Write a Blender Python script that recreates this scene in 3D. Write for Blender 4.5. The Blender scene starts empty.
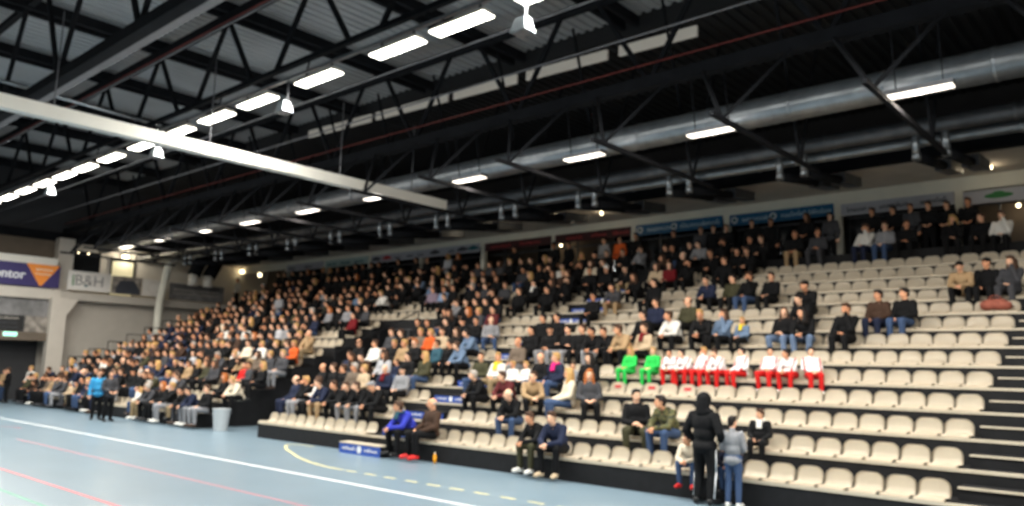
import bpy, bmesh, math, random
from mathutils import Vector, Matrix, Euler
random.seed(11)
SC = bpy.context.scene
COL = SC.collection
PI = math.pi

# ------------------------------------------------------------------ materials
def mat(name, color, rough=0.6, metal=0.0, emit=None, estr=0.0, noise=0.0, nscale=8.0, spec=0.5, bump=0.0):
    m = bpy.data.materials.new(name); m.use_nodes = True
    nt = m.node_tree; b = nt.nodes['Principled BSDF']
    b.inputs['Roughness'].default_value = rough
    b.inputs['Metallic'].default_value = metal
    b.inputs['Specular IOR Level'].default_value = spec
    c = (color[0], color[1], color[2], 1)
    b.inputs['Base Color'].default_value = c
    if noise > 0 or bump > 0:
        tc = nt.nodes.new('ShaderNodeTexCoord'); n = nt.nodes.new('ShaderNodeTexNoise')
        n.inputs['Scale'].default_value = nscale; n.inputs['Detail'].default_value = 4
        nt.links.new(tc.outputs['Object'], n.inputs['Vector'])
        if noise > 0:
            r = nt.nodes.new('ShaderNodeValToRGB')
            r.color_ramp.elements[0].position = .3; r.color_ramp.elements[1].position = .7
            r.color_ramp.elements[0].color = tuple(max(0, x*(1-noise)) for x in color)+(1,)
            r.color_ramp.elements[1].color = tuple(min(1, x*(1+noise)) for x in color)+(1,)
            nt.links.new(n.outputs['Fac'], r.inputs['Fac']); nt.links.new(r.outputs['Color'], b.inputs['Base Color'])
        if bump > 0:
            bp = nt.nodes.new('ShaderNodeBump'); bp.inputs['Strength'].default_value = bump
            nt.links.new(n.outputs['Fac'], bp.inputs['Height']); nt.links.new(bp.outputs['Normal'], b.inputs['Normal'])
    if emit:
        b.inputs['Emission Color'].default_value = (*emit, 1); b.inputs['Emission Strength'].default_value = estr
    return m

def mat_objcolor(name, rough=0.85, noise=0.12, nscale=30, spec=0.2):
    """cloth, hair, skin: takes the object's own colour, with a woven noise"""
    m = bpy.data.materials.new(name); m.use_nodes = True
    nt = m.node_tree; b = nt.nodes['Principled BSDF']
    b.inputs['Roughness'].default_value = rough; b.inputs['Specular IOR Level'].default_value = spec
    oi = nt.nodes.new('ShaderNodeObjectInfo')
    if noise > 0:
        tc = nt.nodes.new('ShaderNodeTexCoord'); n = nt.nodes.new('ShaderNodeTexNoise')
        n.inputs['Scale'].default_value = nscale
        nt.links.new(tc.outputs['Object'], n.inputs['Vector'])
        mr = nt.nodes.new('ShaderNodeMapRange')
        mr.inputs['To Min'].default_value = 1-noise; mr.inputs['To Max'].default_value = 1+noise
        nt.links.new(n.outputs['Fac'], mr.inputs['Value'])
        vm = nt.nodes.new('ShaderNodeVectorMath'); vm.operation = 'SCALE'
        nt.links.new(oi.outputs['Color'], vm.inputs[0]); nt.links.new(mr.outputs['Result'], vm.inputs['Scale'])
        nt.links.new(vm.outputs['Vector'], b.inputs['Base Color'])
    else:
        nt.links.new(oi.outputs['Color'], b.inputs['Base Color'])
    return m

def mat_attr(name, attr='Col'):
    m = bpy.data.materials.new(name); m.use_nodes = True
    nt = m.node_tree; b = nt.nodes['Principled BSDF']; b.inputs['Roughness'].default_value = .8
    b.inputs['Specular IOR Level'].default_value = .2
    a = nt.nodes.new('ShaderNodeAttribute'); a.attribute_name = attr
    nt.links.new(a.outputs['Color'], b.inputs['Base Color'])
    return m

def lin(r, g, b):
    f = lambda c: (c/255/12.92) if c/255 <= .04045 else ((c/255+.055)/1.055)**2.4
    return (f(r), f(g), f(b))

M = {}
M['floor'] = mat('court_vinyl', (.182, .252, .31), rough=.30, noise=.05, nscale=.7, spec=.45)
M['line_white'] = mat('line_white', (.75, .76, .78), rough=.4)
M['line_red'] = mat('line_red', lin(208, 82, 92), rough=.4)
M['line_pink'] = mat('line_pink', lin(202, 124, 134), rough=.4)
M['line_green'] = mat('line_green', lin(60, 150, 120), rough=.4)
M['line_yellow'] = mat('line_yellow', lin(220, 210, 160), rough=.4)
M['tier'] = mat('tier_black', (.008, .008, .0095), rough=.7, noise=.3, nscale=5, spec=.3)
M['nosing'] = mat('cream_edge', lin(196, 184, 164), rough=.5, noise=.05)
M['seat'] = mat('seat_plastic', lin(230, 216, 194), rough=.32, noise=.03, nscale=12)
M['steel_dark'] = mat('steel_dark', (.0095, .010, .012), rough=.85, metal=.0, noise=.2, nscale=3, spec=.1)
M['steel_grey'] = mat('steel_grey', (.10, .10, .11), rough=.5, metal=.3, noise=.2, nscale=3)
M['galv'] = mat('galvanised', (.26, .28, .30), rough=.36, metal=.85, noise=.15, nscale=4)
M['galv_dark'] = mat('duct_dark', (.10, .105, .115), rough=.4, metal=.7, noise=.2, nscale=4)
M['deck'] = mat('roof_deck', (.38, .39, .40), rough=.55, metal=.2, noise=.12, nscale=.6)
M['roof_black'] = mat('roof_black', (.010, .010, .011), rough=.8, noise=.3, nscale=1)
M['white_paint'] = mat('white_paint', lin(222, 216, 206), rough=.5, noise=.05, nscale=2)
M['wall_grey'] = mat('wall_grey', lin(184, 176, 166), rough=.8, noise=.05, nscale=1.5)
M['pillar'] = mat('pillar_paint', lin(198, 189, 178), rough=.6, noise=.04, nscale=2)
M['wall_pale'] = mat('wall_pale', lin(226, 218, 206), rough=.8, noise=.04, nscale=1.5)
M['wall_dark'] = mat('wall_dark', (.03, .03, .033), rough=.8, noise=.15, nscale=1)
M['wall_brown'] = mat('wall_brown', lin(104, 92, 80), rough=.8, noise=.08, nscale=2)
M['soffit'] = mat('soffit', lin(200, 190, 176), rough=.85, noise=.06, nscale=2)
M['fascia'] = mat('fascia', lin(228, 224, 210), rough=.7, noise=.04, nscale=2)
M['black'] = mat('black', (.008, .008, .009), rough=.6)
M['glass'] = mat('dark_glass', (.012, .013, .015), rough=.12, spec=.6)
M['red_pipe'] = mat('red_pipe', lin(112, 36, 28), rough=.5)
M['blue_sign'] = mat('blue_sign', lin(24, 96, 138), rough=.5)
M['darkred_sign'] = mat('darkred_sign', lin(66, 22, 27), rough=.6)
M['white_sign'] = mat('white_sign', lin(176, 177, 186), rough=.5)
M['teal_sign'] = mat('teal_sign', lin(170, 190, 186), rough=.5)
M['ink'] = mat('ink', lin(60, 62, 70), rough=.6)
M['ink_pale'] = mat('ink_pale', lin(190, 214, 228), rough=.6)
M['ink_green'] = mat('ink_green', lin(40, 120, 60), rough=.6)
M['ink_red'] = mat('ink_red', lin(190, 60, 60), rough=.6)
M['ink_teal'] = mat('ink_teal', lin(30, 100, 110), rough=.6)
M['banner_navy'] = mat('banner_navy', lin(52, 42, 98), rough=.6)
M['banner_orange'] = mat('banner_orange', lin(236, 140, 52), rough=.6)
M['banner_white'] = mat('banner_white', lin(222, 216, 210), rough=.6, noise=.03)
M['banner_grey'] = mat('banner_grey', lin(120, 118, 118), rough=.6, noise=.35, nscale=2.5)
M['banner_photo'] = mat('banner_photo', lin(140, 132, 124), rough=.6, noise=.6, nscale=3)
M['step_blue'] = mat('step_blue', lin(46, 82, 170), rough=.5)
M['white_mark'] = mat('white_mark', (.8, .8, .82), rough=.5)
M['bin'] = mat('bin_grey', lin(178, 184, 188), rough=.45, noise=.04)
M['lamp'] = mat('lamp_diffuser', (1, 1, 1), rough=.5, emit=(1.0, .93, .80), estr=9.0)
M['lamp_small'] = mat('lamp_small', (1, 1, 1), rough=.5, emit=(1.0, .88, .72), estr=2.6)
M['bulb'] = mat('bulb', (1, 1, 1), rough=.5, emit=(1.0, .82, .50), estr=5.0)
M['door_lit'] = mat('lit_window', (.6, .55, .4), rough=.5, emit=(1.0, .88, .5), estr=.35)
M['exit'] = mat('exit_green', (.1, .5, .35), rough=.5, emit=(.45, 1.0, .75), estr=1.6)
M['clerestory'] = mat('clerestory_glass', lin(190, 184, 172), rough=.4, emit=(1.0, .93, .84), estr=.10)
M['cloth'] = mat_objcolor('cloth')
M['skin'] = mat_objcolor('skin', rough=.55, noise=.05, nscale=12, spec=.35)
M['hair'] = mat_objcolor('hair', rough=.6, noise=.3, nscale=60, spec=.3)
M['leather'] = mat_objcolor('shoe_leather', rough=.5, noise=.05, spec=.4)
M['eye'] = mat('eye', (.02, .016, .014), rough=.2)
M['lip'] = mat('lip', lin(150, 84, 78), rough=.5)
M['crowd'] = mat_attr('crowd_cloth')
M['orange_juice'] = mat('orange_juice', lin(240, 160, 30), rough=.2)
M['bag'] = mat('bag_cloth', lin(150, 82, 66), rough=.8, noise=.2, nscale=12)

def camo():
    m = mat('camo', (.1, .1, .06), rough=.85)
    nt = m.node_tree; b = nt.nodes['Principled BSDF']
    tc = nt.nodes.new('ShaderNodeTexCoord'); v = nt.nodes.new('ShaderNodeTexNoise'); v.inputs['Scale'].default_value = 14
    r = nt.nodes.new('ShaderNodeValToRGB'); r.color_ramp.interpolation = 'CONSTANT'
    e = r.color_ramp.elements; e[0].color = (*lin(38, 42, 26), 1); e[1].position = .47; e[1].color = (*lin(104, 96, 58), 1)
    x = e.new(.56); x.color = (*lin(66, 72, 40), 1)
    nt.links.new(tc.outputs['Object'], v.inputs['Vector']); nt.links.new(v.outputs['Fac'], r.inputs['Fac'])
    nt.links.new(r.outputs['Color'], b.inputs['Base Color'])
    return m
M['camo'] = camo()

def team():
    """white football shirt with red sides"""
    m = mat('team_shirt', (.8, .8, .8), rough=.8)
    nt = m.node_tree; b = nt.nodes['Principled BSDF']
    tc = nt.nodes.new('ShaderNodeTexCoord'); s = nt.nodes.new('ShaderNodeSeparateXYZ')
    a = nt.nodes.new('ShaderNodeMath'); a.operation = 'ABSOLUTE'
    r = nt.nodes.new('ShaderNodeValToRGB'); r.color_ramp.interpolation = 'CONSTANT'
    e = r.color_ramp.elements; e[0].color = (.82, .80, .80, 1); e[1].position = .185; e[1].color = (*lin(205, 40, 38), 1)
    x = e.new(.225); x.color = (.82, .80, .80, 1)
    nt.links.new(tc.outputs['Object'], s.inputs[0]); nt.links.new(s.outputs['X'], a.inputs[0])
    nt.links.new(a.outputs[0], r.inputs['Fac']); nt.links.new(r.outputs['Color'], b.inputs['Base Color'])
    return m
M['team'] = team()

# ------------------------------------------------------------------ mesh helpers
class MB:
    def __init__(self): self.bm = bmesh.new()
    def box(self, x0, x1, y0, y1, z0, z1, bevel=0.0):
        vs = [self.bm.verts.new((x, y, z)) for z in (z0, z1) for y in (y0, y1) for x in (x0, x1)]
        for f in ((0, 2, 3, 1), (4, 5, 7, 6), (0, 1, 5, 4), (2, 6, 7, 3), (0, 4, 6, 2), (1, 3, 7, 5)):
            self.bm.faces.new([vs[i] for i in f])
        return self
    def hexa(self, pts):
        vs = [self.bm.verts.new(p) for p in pts]   # bottom 4 ccw, top 4 ccw
        for f in ((3, 2, 1, 0), (4, 5, 6, 7), (0, 1, 5, 4), (1, 2, 6, 5), (2, 3, 7, 6), (3, 0, 4, 7)):
            self.bm.faces.new([vs[i] for i in f])
        return self
    def cyl(self, p0, p1, r0, r1=None, seg=12, cap=True):
        r1 = r0 if r1 is None else r1
        p0, p1 = Vector(p0), Vector(p1); d = p1-p0
        q = d.to_track_quat('Z', 'Y')
        a, b = [], []
        for i in range(seg):
            t = 2*PI*i/seg; o = Vector((math.cos(t), math.sin(t), 0))
            a.append(self.bm.verts.new(p0+q@(o*r0))); b.append(self.bm.verts.new(p1+q@(o*r1)))
        for i in range(seg):
            j = (i+1) % seg; self.bm.faces.new((a[i], a[j], b[j], b[i]))
        if cap:
            self.bm.faces.new(a[::-1]); self.bm.faces.new(b)
        return self
    def ell(self, c, r, rot=None, u=14, v=9):
        mtx = Matrix.Translation(Vector(c))
        if rot is not None: mtx = mtx @ rot.to_matrix().to_4x4()
        mtx = mtx @ Matrix.Diagonal((*(r if hasattr(r, '__len__') else (r, r, r)), 1))
        bmesh.ops.create_uvsphere(self.bm, u_segments=u, v_segments=v, radius=1, matrix=mtx)
        return self
    def cone(self, p0, r0, p1, r1, seg=12):
        """tapered limb with round ends"""
        self.cyl(p0, p1, r0, r1, seg); self.ell(p0, r0, u=seg, v=8); self.ell(p1, r1, u=seg, v=8)
        return self
    def bar(self, p0, p1, w, h=None):
        """rectangular bar between two points"""
        h = w if h is None else h
        p0, p1 = Vector(p0), Vector(p1); d = (p1-p0).normalized()
        up = Vector((0, 0, 1)) if abs(d.z) < .95 else Vector((0, 1, 0))
        s = d.cross(up).normalized(); t = s.cross(d)
        P = [p0+s*w/2*a+t*h/2*b for a, b in ((-1, -1), (1, -1), (1, 1), (-1, 1))]
        Q = [p1+s*w/2*a+t*h/2*b for a, b in ((-1, -1), (1, -1), (1, 1), (-1, 1))]
        vs = [self.bm.verts.new(v) for v in P+Q]
        for f in ((3, 2, 1, 0), (4, 5, 6, 7), (0, 1, 5, 4), (1, 2, 6, 5), (2, 3, 7, 6), (3, 0, 4, 7)):
            self.bm.faces.new([vs[i] for i in f])
        return self
    def mesh(self, name, m, smooth=False):
        me = bpy.data.meshes.new(name)
        bmesh.ops.recalc_face_normals(self.bm, faces=self.bm.faces[:])
        self.bm.to_mesh(me); self.bm.free()
        for x in (m if isinstance(m, (list, tuple)) else [m]): me.materials.append(x)
        if smooth:
            for p in me.polygons: p.use_smooth = True
        return me
    def build(self, name, m, parent=None, smooth=False, loc=None, rz=0):
        return link(name, self.mesh(name, m, smooth), parent, loc, rz)

def link(name, me, parent=None, loc=None, rz=0):
    o = bpy.data.objects.new(name, me); COL.objects.link(o)
    if parent is not None: o.parent = parent
    if loc is not None: o.location = loc
    if rz: o.rotation_euler.z = rz
    return o

def tag(o, label=None, cat=None, group=None, kind=None):
    if label: o['label'] = label
    if cat: o['category'] = cat
    if group: o['group'] = group
    if kind: o['kind'] = kind
    return o

def empty(name, loc=(0, 0, 0), rz=0):
    o = bpy.data.objects.new(name, None); COL.objects.link(o)
    o.location = loc; o.rotation_euler.z = rz; o.empty_display_size = .1
    return o

def struct(name, mb, m, smooth=False):
    o = mb.build(name, m, smooth=smooth); o['kind'] = 'structure'
    return o

def evaluated(mb, name, mats, voxel, smooth_it=3, ratio=1.0, fold=0.0):
    """union of overlapping solids as one continuous smooth skin"""
    ob = bpy.data.objects.new('build_tmp', mb.mesh(name, mats)); COL.objects.link(ob)
    r = ob.modifiers.new('r', 'REMESH'); r.mode = 'VOXEL'; r.voxel_size = voxel; r.use_smooth_shade = True
    s = ob.modifiers.new('s', 'SMOOTH'); s.iterations = smooth_it; s.factor = .5
    if fold > 0:
        t = bpy.data.textures.get('folds') or bpy.data.textures.new('folds', 'CLOUDS'); t.noise_scale = .09
        d = ob.modifiers.new('d', 'DISPLACE'); d.texture = t; d.strength = fold; d.mid_level = .5; d.texture_coords = 'LOCAL'
    if ratio < 1:
        d = ob.modifiers.new('dec', 'DECIMATE'); d.ratio = ratio
    dg = bpy.context.evaluated_depsgraph_get()
    me = bpy.data.meshes.new_from_object(ob.evaluated_get(dg))
    me.name = name
    me.materials.clear()
    for x in mats: me.materials.append(x)
    for p in me.polygons: p.use_smooth = True; p.material_index = 0
    old = ob.data; bpy.data.objects.remove(ob); bpy.data.meshes.remove(old)
    return me

def merge_meshes(me, extra):
    """append (mesh, material_index) pieces to a mesh"""
    bm = bmesh.new(); bm.from_mesh(me)
    for x, idx in extra:
        n = len(bm.faces); bm.from_mesh(x); bm.faces.ensure_lookup_table()
        for f in bm.faces[n:]: f.material_index = idx; f.smooth = True
        bpy.data.meshes.remove(x)
    bm.to_mesh(me); bm.free()
    return me

ORD = ['zeroth', 'first', 'second', 'third', 'fourth', 'fifth', 'sixth', 'seventh', 'eighth', 'ninth', 'tenth', 'eleventh', 'twelfth', 'thirteenth',
       'fourteenth', 'fifteenth', 'sixteenth', 'seventeenth', 'eighteenth', 'nineteenth', 'twentieth']
def ordinal(n):
    if n <= 20: return ORD[n]
    t = {2: 'twenty', 3: 'thirty', 4: 'forty', 5: 'fifty'}[n//10]
    if n % 10 == 0: return {2: 'twentieth', 3: 'thirtieth', 4: 'fortieth', 5: 'fiftieth'}[n//10]
    return t+'-'+ORD[n % 10]
# ------------------------------------------------------------------ layout of the hall (metres; X along the stand, Y into it)
CAM_H = 2.2
Y0, R1, RISE, DEP = 12.74, .431, .402, .886
def rowY(k): return Y0+(k-1)*DEP
def rowZ(k): return R1+(k-1)*RISE
XL, XG0, XG1, XA0, XA1, XE, XR = -41.5, -24.87, -21.1, -16.0, -14.6, -2.9, 5.0
ROOF = 12.0

# ------------------------------------------------------------------ floor, walls, ceiling
struct('floor', MB().box(-46, 14, -20, 29, -.2, 0), M['floor'])
def stripe(n, m, x0, x1, y, w, z=.002):
    struct(n, MB().box(x0, x1, y-w/2, y+w/2, .0005, z), m)
stripe('trim_1', M['line_white'], -46, 14, 9.28, .11)
stripe('trim_2', M['line_pink'], -24, 14, 7.33, .05, .003)
stripe('trim_3', M['line_red'], -40, 14, 5.25, .07, .0026)
stripe('trim_4', M['line_green'], -30, 14, 4.47, .06)
mb = MB()
for i in range(60):                                # yellow dashed line in front of the stand, with its rounded end
    x = -13.6+i*.62
    if x < 12: mb.box(x, x+.34, 10.29, 10.37, .0005, .003)
pts = [(-17.9, 12.5), (-18.5, 12.5), (-18.75, 12.3), (-18.5, 12.02), (-17.8, 11.6), (-17.0, 11.25), (-16.2, 10.88), (-15.2, 10.54), (-14.4, 10.36), (-13.7, 10.32)]
for a, b in zip(pts, pts[1:]):
    mb.bar((a[0], a[1], .0018), (b[0], b[1], .0018), .08, .002)
struct('trim_5', mb, M['line_yellow'])
mb = MB()
for i in range(14):
    a0 = PI*.5+i*.16; a1 = a0+.15
    mb.bar((-27.6+1.5*math.cos(a0), 7.0+1.5*math.sin(a0), .0022), (-27.6+1.5*math.cos(a1), 7.0+1.5*math.sin(a1), .0022), .06, .002)
struct('trim_6', mb, M['line_red'])

struct('wall_front', MB().box(-46, 14, -20.3, -20, 0, ROOF), M['wall_grey'])
struct('wall_right', MB().box(14, 14.3, -20.3, 29, 0, ROOF), M['wall_grey'])
# end wall: grey lower part, dark cladding above
struct('wall_left', MB().box(-46.3, -45.5, -20, 29, 0, 5.55), M['wall_grey'])
struct('wall_left_balcony', MB().box(-46.3, -45.5, -20, 29, 5.55, 8.45), M['wall_pale'])  # paler than the wall below, its colour making up for missing lamp light
struct('wall_left_upper', MB().box(-46.3, -45.5, -20, 29, 8.45, ROOF), M['wall_dark'])
struct('wall_left_panel', MB().box(-45.5, -45.42, 3, 14.7, 5.7, 8.45), M['wall_brown'])
struct('trim_7', MB().box(-45.5, -45.2, -20, 29, 8.3, 8.75), M['steel_dark'])
struct('wall_back', MB().box(-46, 14, 28.4, 28.7, 0, ROOF), M['wall_dark'])

# corrugated roof deck with its ribs running across the hall
def corrugated(x0, x1, y0, y1, z, pitch=.32, h=.07):
    mb = MB(); bm = mb.bm; prev = None; x = x0
    prof = []
    while x < x1:
        prof += [(x, z), (x+pitch*.4, z), (x+pitch*.5, z+h), (x+pitch*.9, z+h)]; x += pitch
    for (px, pz) in prof:
        a, b = bm.verts.new((px, y0, pz)), bm.verts.new((px, y1, pz))
        if prev: bm.faces.new((prev[0], a, b, prev[1]))
        prev = (a, b)
    return mb
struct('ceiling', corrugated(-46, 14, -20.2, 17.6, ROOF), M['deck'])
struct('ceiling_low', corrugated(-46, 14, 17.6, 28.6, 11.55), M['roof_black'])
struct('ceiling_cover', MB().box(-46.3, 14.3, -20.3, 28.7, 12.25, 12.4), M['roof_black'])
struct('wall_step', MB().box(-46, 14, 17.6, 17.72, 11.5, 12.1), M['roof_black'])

# strip of light panels high over the front of the stand
for i, (x0, x1) in enumerate(((-26.6, -22.6), (-22.3, -18.5), (-18.2, -15.4), (-15.0, -12.0), (-11.6, -9.2))):
    f = lambda x: 11.27-(x+26.6)*.024
    mb = MB().hexa([(x0, 17.42, f(x0)-.02), (x1, 17.42, f(x1)-.02), (x1, 17.5, f(x1)-.02), (x0, 17.5, f(x0)-.02),
                    (x0, 17.42, f(x0)+.27), (x1, 17.42, f(x1)+.27), (x1, 17.5, f(x1)+.27), (x0, 17.5, f(x0)+.27)])
    o = mb.build('window_%d' % (i+1), M['clerestory']); o['kind'] = 'structure'

# ------------------------------------------------------------------ roof steel
def web(parent, p0, p1, w, m):
    return MB().bar(p0, p1, w).build('web_bar', m, parent)

def truss(y, z0, z1, nodes, up, label, wb=.2, wt=.2, half=1.5, red=False):
    t = empty('roof_truss', (0, y, z0)); tag(t, label, 'roof truss', 'roof trusses along the hall')
    h = z1-z0
    MB().bar((-45.4, 0, 0), (13.9, 0, 0), wb).build('bottom_chord', M['steel_dark'], t)
    MB().bar((-45.4, 0, h), (13.9, 0, h), wt).build('top_chord', M['steel_dark'], t)
    for x in nodes:
        a, b = (0, h) if up else (h, 0)
        web(t, (x, 0, a), (x-half, 0, b), .10, M['steel_dark']); web(t, (x, 0, a), (x+half, 0, b), .10, M['steel_dark'])
    if red:
        MB().cyl((-45.4, -.12, red), (13.9, -.12, red), .02, seg=8).build('sprinkler_pipe', M['red_pipe'], t)
    return t
nodesA = [-43.2+4.55*i for i in range(12)]
nodesB = [-44.0+4.1*i for i in range(14)]
nodesC = [-42.0+4.1*i for i in range(14)]
truss(6.25, 8.9, 11.7, nodesA, True, 'dark steel truss over the court, on the camera side of the lamp row', .26, .16)
truss(9.95, 9.35, 11.5, nodesB, False, 'dark steel truss directly above the row of bright lamps', .12, .24, red=2.0)
truss(15.1, 8.85, 11.3, nodesC, True, 'heavy dark girder truss over the front rows of the stand', .28, .2, red=.42)
truss(1.0, 8.9, 11.7, nodesA, True, 'dark steel truss over the middle of the court', .26, .16)
truss(-8.0, 8.9, 11.7, nodesA, True, 'dark steel truss over the far side of the court behind the photographer', .26, .16)
g = MB().bar((-45.4, 6.75, 9.15), (13.9, 6.75, 9.15), .36, .05).build('flat_rail', M['steel_grey'])
tag(g, 'wide flat grey steel rail beside the truss chord over the court', 'roof rail')
for i in range(14):                                 # purlins across the hall carrying the deck
    x = -44.0+4.1*i
    p = empty('purlin', (x, 0, 11.72))
    tag(p, 'dark twin roof purlin across the hall under the corrugated deck', 'roof purlin', 'purlins under the roof deck')
    for dx in (-.22, .22):
        MB().bar((dx, -19.9, 0), (dx, 17.4, 0), .12, .3).build('purlin_bar', M['steel_dark'], p)
for (y, z) in ((8.2, 9.75), (11.4, 9.15), (12.9, 8.95)):  # thin conduits along the hall
    o = MB().cyl((-45.4, y, z), (13.9, y, z), .022, seg=8).build('conduit_pipe', M['steel_grey'])
    tag(o, {8.2: 'thin grey conduit running high above the court beside the lamp row', 11.4: 'thin grey conduit between lamp row and heavy girder',
            12.9: 'thin grey conduit just in front of the heavy girder'}[y], 'pipe', 'conduits under the roof')
o = MB().cyl((-24.5, -12, 10.4), (-24.5, 10.6, 9.6), .05, seg=8).build('conduit_pipe', M['galv'])
tag(o, 'thin pale pipe crossing the roof space above the white beam', 'pipe', 'conduits under the roof')

# hanger frames over the stand: one to each bay
for i in range(-2, 14):
    x = -3.95-2.83*i
    t = empty('hanger_frame', (x, 0, 7.17))
    tag(t, 'thin dark steel hanger frame reaching from the girder over the stand seats', 'hanger frame', 'hanger frames over the stand')
    MB().bar((0, 13.4, 0), (0, 19.0, 0), .09).build('bottom_chord', M['steel_dark'], t)
    for (dx, dy, dz) in ((-1.0, 15.0, 1.6), (1.0, 15.0, 1.6)):
        MB().bar((0, 13.85, 0), (dx, dy, dz), .07).build('web_bar', M['steel_dark'], t)
    MB().bar((0, 17.9, 0), (0, 19.6, 4.3), .06).build('web_bar', M['steel_dark'], t)
    MB().bar((0, 17.9, 0), (0, 16.4, 4.4), .06).build('web_bar', M['steel_dark'], t)

# ventilation: big duct, small twin ducts, droppers, cross ducts with outlets
def duct(name, y, z, r, m, label):
    t = empty(name, (0, y, z)); tag(t, label, 'air duct')
    MB().cyl((-45.3, 0, 0), (13.8, 0, 0), r, seg=24).build('pipe', M[m], t, smooth=False)
    for p in t.children:
        for f in p.data.polygons: f.use_smooth = len(f.vertices) == 4
    for i in range(30):
        MB().cyl((-44.6+2*i, 0, 0), (-44.54+2*i, 0, 0), r+.015, seg=24).build('joint_ring', M[m], t)
    return t
duct('air_duct', 17.0, 8.27, .34, 'galv', 'large silver round air duct running along above the stand')
duct('air_duct', 19.0, 7.87, .19, 'galv_dark', 'slim dark grey air duct behind the large one over the stand')
duct('air_duct', 19.7, 7.72, .13, 'galv', 'thinnest silver air duct behind the slim dark grey one')
for i in range(-1, 13):
    x0 = -4.24-3.2*i
    for s, dx in (('first', .30), ('second', -.32)):
        x = x0+dx
        if x < -41: continue
        t = empty('duct_dropper', (x, 19.05, 7.2))
        tag(t, 'short silver pipe dropping from the duct to a dark cross duct over the stand', 'duct dropper', 'duct droppers over the stand')
        MB().cyl((0, 0, .06), (0, 0, .52), .085, seg=14).build('pipe', M['galv'], t, smooth=True)
        MB().cyl((0, 0, -.06), (0, .06, .08), .10, .09, seg=14).build('elbow', M['galv'], t, smooth=True)
        MB().cyl((0, .06, 0), (0, 2.6, .34), .115, seg=16).build('cross_duct', M['steel_dark'], t, smooth=True)
        MB().hexa([(-.19, 2.5, .22), (.19, 2.5, .22), (.19, 3.9, .38), (-.19, 3.9, .38), (-.19, 2.5, .52), (.19, 2.5, .52), (.19, 3.9, .64), (-.19, 3.9, .64)]).build('air_outlet', M['galv_dark'], t)

# dark beam, soffit and fascia over the gallery
struct('trim_8', MB().box(-46, 14, 22.55, 22.8, 8.05, 8.75), M['steel_dark'])
struct('ceiling_gallery', MB().box(-46, 14, 22.8, 28.4, 8.07, 8.2), M['soffit'])
struct('wall_back_fascia', MB().box(-46, 14, 25.5, 25.62, 7.66, 8.07), M['fascia'])
struct('wall_back_recess', MB().box(-46, 14, 27.4, 27.5, 5.6, 8.07), M['wall_brown'])
PILL = [-40.3, -36.5, -32.5, -28.5, -24.3, -20.2, -16.24, -12.35, -8.5, -5.02, -1.2, 2.6]
for i, x in enumerate(PILL):
    struct('column_%d' % (i+1), MB().box(x-.11, x+.11, 25.47, 25.66, 5.6, 7.7), M['fascia'])
n = 1
for a, b in zip(PILL, PILL[1:]):                 # glazed fronts of the boxes behind the gallery, one window to a bay
    o = struct('window_%d' % (n+6), MB().box(a+.11, b-.11, 25.9, 25.94, 5.6, 7.66) if not (-24.5 < a < -16.3 or a > -5.1) else MB().box(b-1.2, b-.12, 25.9, 25.94, 5.6, 7.66), M['glass'])
    f = MB()
    for xx in ((a+b)/2-.03-(b-a)*.25, b-.4):
        f.box(xx, xx+.05, 25.84, 25.9, 5.6, 7.66)
    f.box(a+.12, b-.12, 25.84, 25.9, 7.24, 7.30)
    struct('window_%d_frame' % (n+6), f, M['galv_dark'])
    n += 1

def letters(parent, x0, w, y, z, h, m, name='lettering', seed=1, axis='x'):
    """a word that cannot be read in the photograph: a run of upright strokes of uneven height"""
    r = random.Random(seed); mb = MB(); x = x0
    while x < x0+w:
        cw = h*r.uniform(.35, .65); hh = h*r.choice((.62, .62, .66, 1.0))
        t = h*.14
        for (a, b, c, d) in ((x, x+t, 0, hh), (x, x+cw*.8, 0 if r.random() < .5 else hh-t, 0), (x+cw*.65, x+cw*.65+t, 0, h*.62)):
            if d == 0: c, d = c, c+t
            if axis == 'x': mb.box(a, b, y-.006, y, z+c, z+d)
            else: mb.box(y, y+.006, a, b, z+c, z+d)
        x += cw+h*.12
    return mb.build(name, m, parent)

def sign(x0, x1, z0, z1, m, label, marks, zs=0.0):
    t = empty('advertising_board', ((x0+x1)/2, 25.46, (z0+z1)/2)); tag(t, label, 'sign', 'sponsor boards along the gallery')
    hw, hh = (x1-x0)/2, (z1-z0)/2
    MB().box(-hw, hw, -.02, .035, -hh, hh).build('board', m, t)
    for k, mk in enumerate(marks):
        kind, fx, fw, col = mk
        xx = -hw+fx*2*hw
        if kind == 'w': letters(t, xx, fw*2*hw, -.021, -hh*.42, hh*.85, M[col], seed=int(abs(x0)*10)+k)
        elif kind == 'o':
            MB().cyl((xx, -.021, 0), (xx, -.03, 0), hh*.62, seg=20).build('emblem', M['white_mark'], t)
            MB().cyl((xx, -.03, 0), (xx, -.035, 0), hh*.36, seg=16).build('emblem_centre', M['ink_teal'], t)
        elif kind == 'e':
            mb = MB().ell((xx, -.022, 0), (hh*1.9, .008, hh*.42)); mb.build('emblem', M[col], t)
            MB().ell((xx, -.026, hh*.35), (hh*.8, .008, hh*.3)).build('emblem_centre', M[col], t)
    return t
zb = lambda x: 7.30
sign(-16.1, -12.5, 7.36, 7.77, M['blue_sign'], 'blue sponsor board over the gallery, nearer the dark red boards', [('o', .05, 0, ''), ('w', .14, .26, 'ink_pale'), ('o', .46, 0, ''), ('w', .53, .24, 'ink_pale'), ('w', .79, .18, 'ink_pale')])
sign(-12.22, -8.62, 7.34, 7.73, M['blue_sign'], 'blue sponsor board over the gallery, next to the grey-white board', [('o', .05, 0, ''), ('w', .13, .24, 'ink_pale'), ('o', .44, 0, ''), ('w', .52, .22, 'ink_pale'), ('w', .78, .18, 'ink_pale')])
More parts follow.
